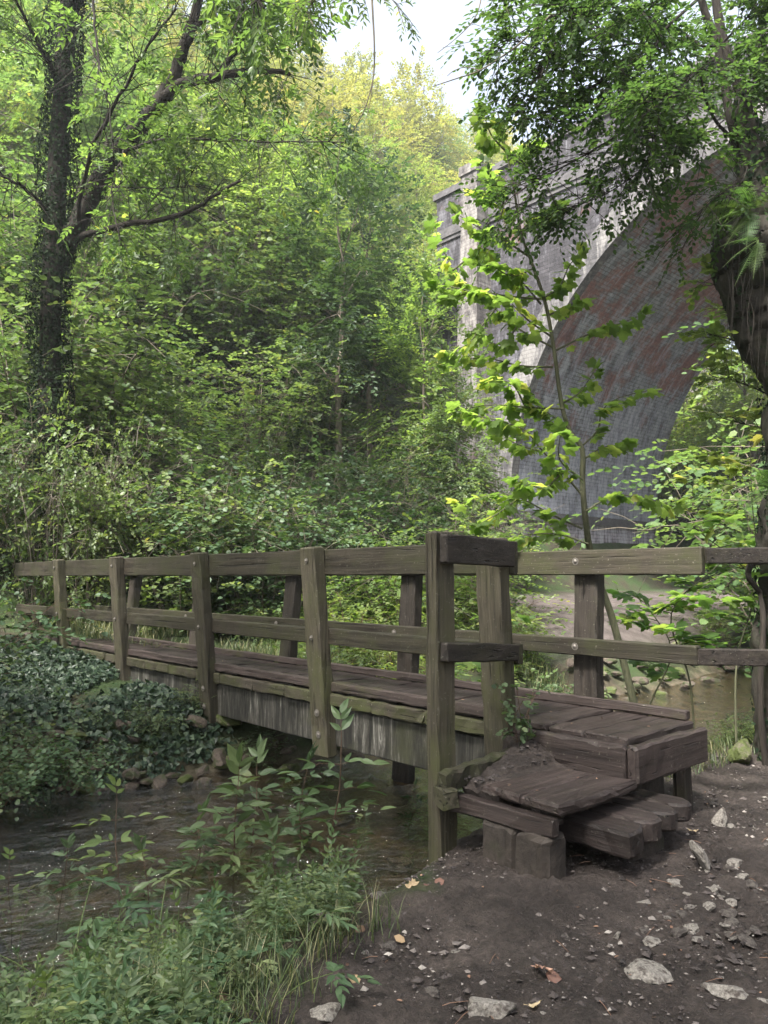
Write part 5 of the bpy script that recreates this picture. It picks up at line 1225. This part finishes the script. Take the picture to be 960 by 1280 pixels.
# fallen leaves
lf = leafmat('fallen_leaf', [(0, (.10, .055, .035)), (.6, (.22, .12, .07)), (.85, (.36, .21, .12)), (1, (.48, .34, .22))], 1.0, .12, .6)
M['fallen'] = lf
def fallen(seed, tpl=MAPLE):
    r = np.random.RandomState(seed); V, F = tpl; V = V.copy(); V[:, 2] += .28*V[:, 0]**2+.25*(V[:, 1]-.5)**2+.05*r.normal(size=len(V)); g = G(); g.add(V, F, r.rand()); return g.mesh('fallen_leaf', lf)
FM = [fallen(i, MAPLE if i % 2 else ROUND) for i in range(5)]
FL = [(550, 1102, .055, 'curled orange leaf nearest the wing post foot'), (515, 1115, .06, 'bright orange crumpled leaf left of the curled one'), (528, 1110, .04, 'small tan leaf between two orange leaves'), (488, 1138, .07, 'pale peach leaf near the mossy path edge'), (510, 1135, .05, 'brown leaf right of the pale peach one'),
      (655, 1127, .04, 'small pale leaf alone in front of the footing block'), (683, 1215, .07, 'wrinkled orange-brown leaf in the middle of the lower path'), (682, 1222, .06, 'dull tan leaf tucked below the wrinkled orange-brown one'), (655, 1262, .05, 'pinkish leaf right of the large sunken stone'), (506, 1182, .05, 'pair-shaped brown leaf on the left of the path'),
      (452, 1172, .05, 'orange leaf standing on edge at the path side'), (375, 1195, .05, 'rusty leaf among the weeds at the path side'), (295, 1268, .10, 'large crinkled brown leaf at the bottom edge under the weeds'), (873, 1041, .05, 'tan leaf right of the lower tread'), (440, 1235, .05, 'tan leaf beside a slaty stone at the lower left of the path'), (570, 930, .05, 'tan leaf on the soil heap by the wing')]
for i, (x, y, s, lb) in enumerate(FL[:-1]):
    P = ground_px(x, y); o = link('fallen_leaf', FM[i % 5]); o.location = (P[0], P[1], P[2]+.012); o.scale = (s, s, s*1.2); o.rotation_euler = (RB.uniform(-.5, .5), RB.uniform(-.5, .5), RB.rand()*6.3); tag(o, lb, 'leaf')
def litter():
    r = np.random.RandomState(19); g = G(); n = 420; q = r.uniform(1.2, 6, n); p = r.uniform(-.3, 3.3, n); m = (p < path_edge(q)+.2) & ~((q > 3.15) & (q < 4.9) & (p > 2.05)); q, p = q[m], p[m]; n = len(q)
    leaves(g, np.stack([q, p, height(q, p)+.018], -1), unit(r.normal(size=(n, 3))*[1, 1, .15]), np.array([0, 0, 1.0])+r.normal(size=(n, 3))*.3, r.uniform(.008, .028, n), OVAL, r.rand(n)); 
    for k in range(70):
        c = np.array([r.uniform(1.4, 5), r.uniform(.3, 2.8), 0]); c[2] = gz(c[0], c[1])+.02; d = unit(r.normal(size=3)*[1, 1, .1]); tube(g, [c, c+d*.03+[0, 0, .004], c+d*r.uniform(.04, .12)], [.0016, .0014, .0008], 4)
    # debris on the deck and treads
    n = 40; q = r.uniform(4.15, 4.8, n); p = r.uniform(2.45, 8, n); leaves(g, np.stack([q, p, q*0+.585], -1), unit(r.normal(size=(n, 3))*[1, 1, .1]), np.array([0, 0, 1.0])+r.normal(size=(n, 3))*.2, r.uniform(.01, .03, n), OVAL, r.rand(n))
    n = 14; q = r.uniform(3.35, 3.9, n); p = r.uniform(2.35, 2.8, n); leaves(g, np.stack([q, p, q*0+.383], -1), unit(r.normal(size=(n, 3))*[1, 1, .1]), np.array([0, 0, 1.0])+r.normal(size=(n, 3))*.2, r.uniform(.01, .02, n), OVAL, r.rand(n))
    tag(g.obj('leaf_litter', lf), kind='stuff')
litter()
# the pale plucked sprig on the mud
P = ground_px(325, 1222); e = empty('pale_sprig', P+[0, 0, .07], 'pale yellow-green pinnate sprig lying at the edge of the mud', 'sprig')
g = G(); tg = G(); r = np.random.RandomState(2); sprays(g, [[0, 0, .0]], [RT*.6-F0*.8+[0, 0, -.25]], .17, 11, .075, NARROW, r, droop=.1, phi=60, pair=True, tw=tg, twr=.002, flat=.15, srange=(.9, 1.1)); tg.obj('stalk', M['stem_green'], e); g.obj('leaflets', M['leaf_yard'], e)
# creeper by the slanting post
P = np.array([3.88, 3.05, .50]); e = empty('creeper', P, 'small creeper climbing the foot of the slanting post at the bridge end', 'creeper'); tg = G(); g = G(); r = np.random.RandomState(6); O, A = [], []
for k in range(7):
    a = r.uniform(2.5, 6); d = np.array([math.cos(a)*.5, math.sin(a)*.3, 1]); l = r.uniform(.12, .34); S = curve([[0, 0, -.05], d*l*.5+r.normal(size=3)*.03, d*l+r.normal(size=3)*.04], 8); tube(tg, S, .0025, 4, cap=False); O += list(S[2:]); A += list(unit(r.normal(size=(len(S)-2, 3))+[-.4, -.5, .2]))
sprays(g, O, A, .06, 3, .042, ROUND, r, droop=.3); tg.obj('stem', M['stem'], e); g.obj('leaves', M['leaf_bram'], e)
# black broken stump at the water edge
P = ground_px(160*1.0+0, 1150); b = ground_px(345, 1262)
g = G(); S = pxcurve([(150, 1128, 3.95), (163, 1145, 3.93), (172, 1160, 3.9)], None, 8)
b1 = ground_px(165, 1165); e = empty('broken_stump', b1, 'short black broken stump standing among the weeds at the water edge', 'stump'); g = G(); tube(g, [[0, 0, -.08], [.005, .01, .06], [-.02, .02, .17], [-.03, .03, .22]], [.03, .026, .02, .008], 8, wob=.1); g.obj('trunk', M['bark'], e)
g = G(); tube(g, [[0, 0, .1], [.04, -.03, .17], [.07, -.05, .25]], [.012, .008, .003], 6); g.obj('branch', M['bark'], e)

for x, D, sc, lb in ((48, 12.9, (.62, .62, 1.45), 'narrow bush climbing in front of the ivy-covered trunk at the left'), (112, 12.9, (.6, .6, 1.2), 'narrow bush right of the ivy-covered trunk, close behind the rail')):
    P = at(x, 722, D); mid_[1 if x < 60 else 3].put((P[0], P[1], gz(P[0], P[1])-.1), x, sc, lb, 'bush', None, 'leaf_mid')
for x, D, s, lb in ((95, 6.5, .42, 'bramble with round pale leaves leaning over the shore stones at the left'), (15, 6.0, .5, 'bramble filling the left edge just above the water'), (140, 7.6, .3, 'small bramble on the ivy bank left of the shore stones')):
    P = at(x, 722, D); bk[1].put((P[0], P[1], max(gz(P[0], P[1]), -.15)), x, s, lb, 'bramble')
# big trees just left of the view whose crowns shade the bridge
for i, (q, p, H, R, lb) in enumerate([(-3.6, 6.6, 14, 4.8, 'broad tree on the far bank left of the view, its crown over the stream'), (-5.0, .4, 15, 5.2, 'broad tree on the near bank left of the view, its crown over the path')]):
    tg, cg = make_tree(700+i, H, R, 1500, .17, 8, DIAM, .42, 24, .7, .2); k = Kind('shade_tree', tg, cg, 'bark', 'leaf_ash'); k.put((q, p, gz(q, p)-.1), i*2.0, 1, lb, 'tree')

# ------------------------------------------------------------------ air, light and camera
def haze():
    m, nt, N, L = mat('haze_air'); v = N.new('ShaderNodeVolumePrincipled'); v.inputs['Color'].default_value = (.93, .96, 1, 1); v.inputs['Density'].default_value = HAZE; v.inputs['Anisotropy'].default_value = .3
    o = N.new('ShaderNodeOutputMaterial'); L.new(v.outputs[0], o.inputs['Volume']); g = G(); box(g, (-75, -65, -6), (155, 165, 68)); tag(g.obj('haze', m), kind='stuff')
HAZE = .0014
if HAZE: haze()
EL, AZI = math.radians(56), math.radians(192)   # azimuth of the sun measured from +X (upstream) towards +Y (across)
w = bpy.data.worlds.new('World'); scene.world = w; w.use_nodes = True; nt = w.node_tree
sky = nt.nodes.new('ShaderNodeTexSky'); sky.sky_type = 'NISHITA'; sky.sun_disc = False; sky.sun_elevation = EL; sky.sun_rotation = math.pi/2-AZI; sky.dust_density = 10; sky.air_density = .9; sky.ozone_density = 1.0
bg = nt.nodes['Background']; cl = noi(nt.nodes, nt.links, mapv(nt.nodes, nt.links, nt.nodes.new('ShaderNodeTexCoord').outputs['Generated'], (1.6, 1.6, 4)), 1.2, 5, .55); cf = ramp(nt.nodes, nt.links, cl, [(.25, (.45,)*3), (.6, (.9,)*3)]); nt.links.new(mixc(nt.nodes, nt.links, cf, sky.outputs[0], (1.50, 1.66, 1.86)), bg.inputs[0]); bg.inputs[1].default_value = .145
sd = bpy.data.lights.new('sun', 'SUN'); sd.energy = 4.2; sd.angle = math.radians(12); sd.color = (1, .965, .90); so = bpy.data.objects.new('sun', sd); COL.objects.link(so)
dv = Vector((math.cos(EL)*math.cos(AZI), math.cos(EL)*math.sin(AZI), math.sin(EL))); so.rotation_euler = dv.to_track_quat('Z', 'Y').to_euler()
cd = bpy.data.cameras.new('camera'); co = bpy.data.objects.new('camera', cd); COL.objects.link(co); scene.camera = co
cd.sensor_fit = 'VERTICAL'; cd.sensor_height = 36; cd.lens = 36*FOC/1280; cd.clip_end = 1000; cd.clip_start = .05
co.matrix_world = Matrix(((RT[0], UP[0], -FW[0], 0), (RT[1], UP[1], -FW[1], 0), (RT[2], UP[2], -FW[2], EYE), (0, 0, 0, 1)))
scene.view_settings.view_transform = 'Standard'; scene.view_settings.look = 'None'; scene.view_settings.exposure = 2.2; scene.view_settings.gamma = 1
cy = scene.cycles; cy.max_bounces = 6; cy.diffuse_bounces = 3; cy.glossy_bounces = 2; cy.transmission_bounces = 4; cy.transparent_max_bounces = 6; cy.volume_bounces = 0; cy.use_denoising = True; cy.sample_clamp_indirect = 4
cy.use_adaptive_sampling = True; cy.adaptive_threshold = .02
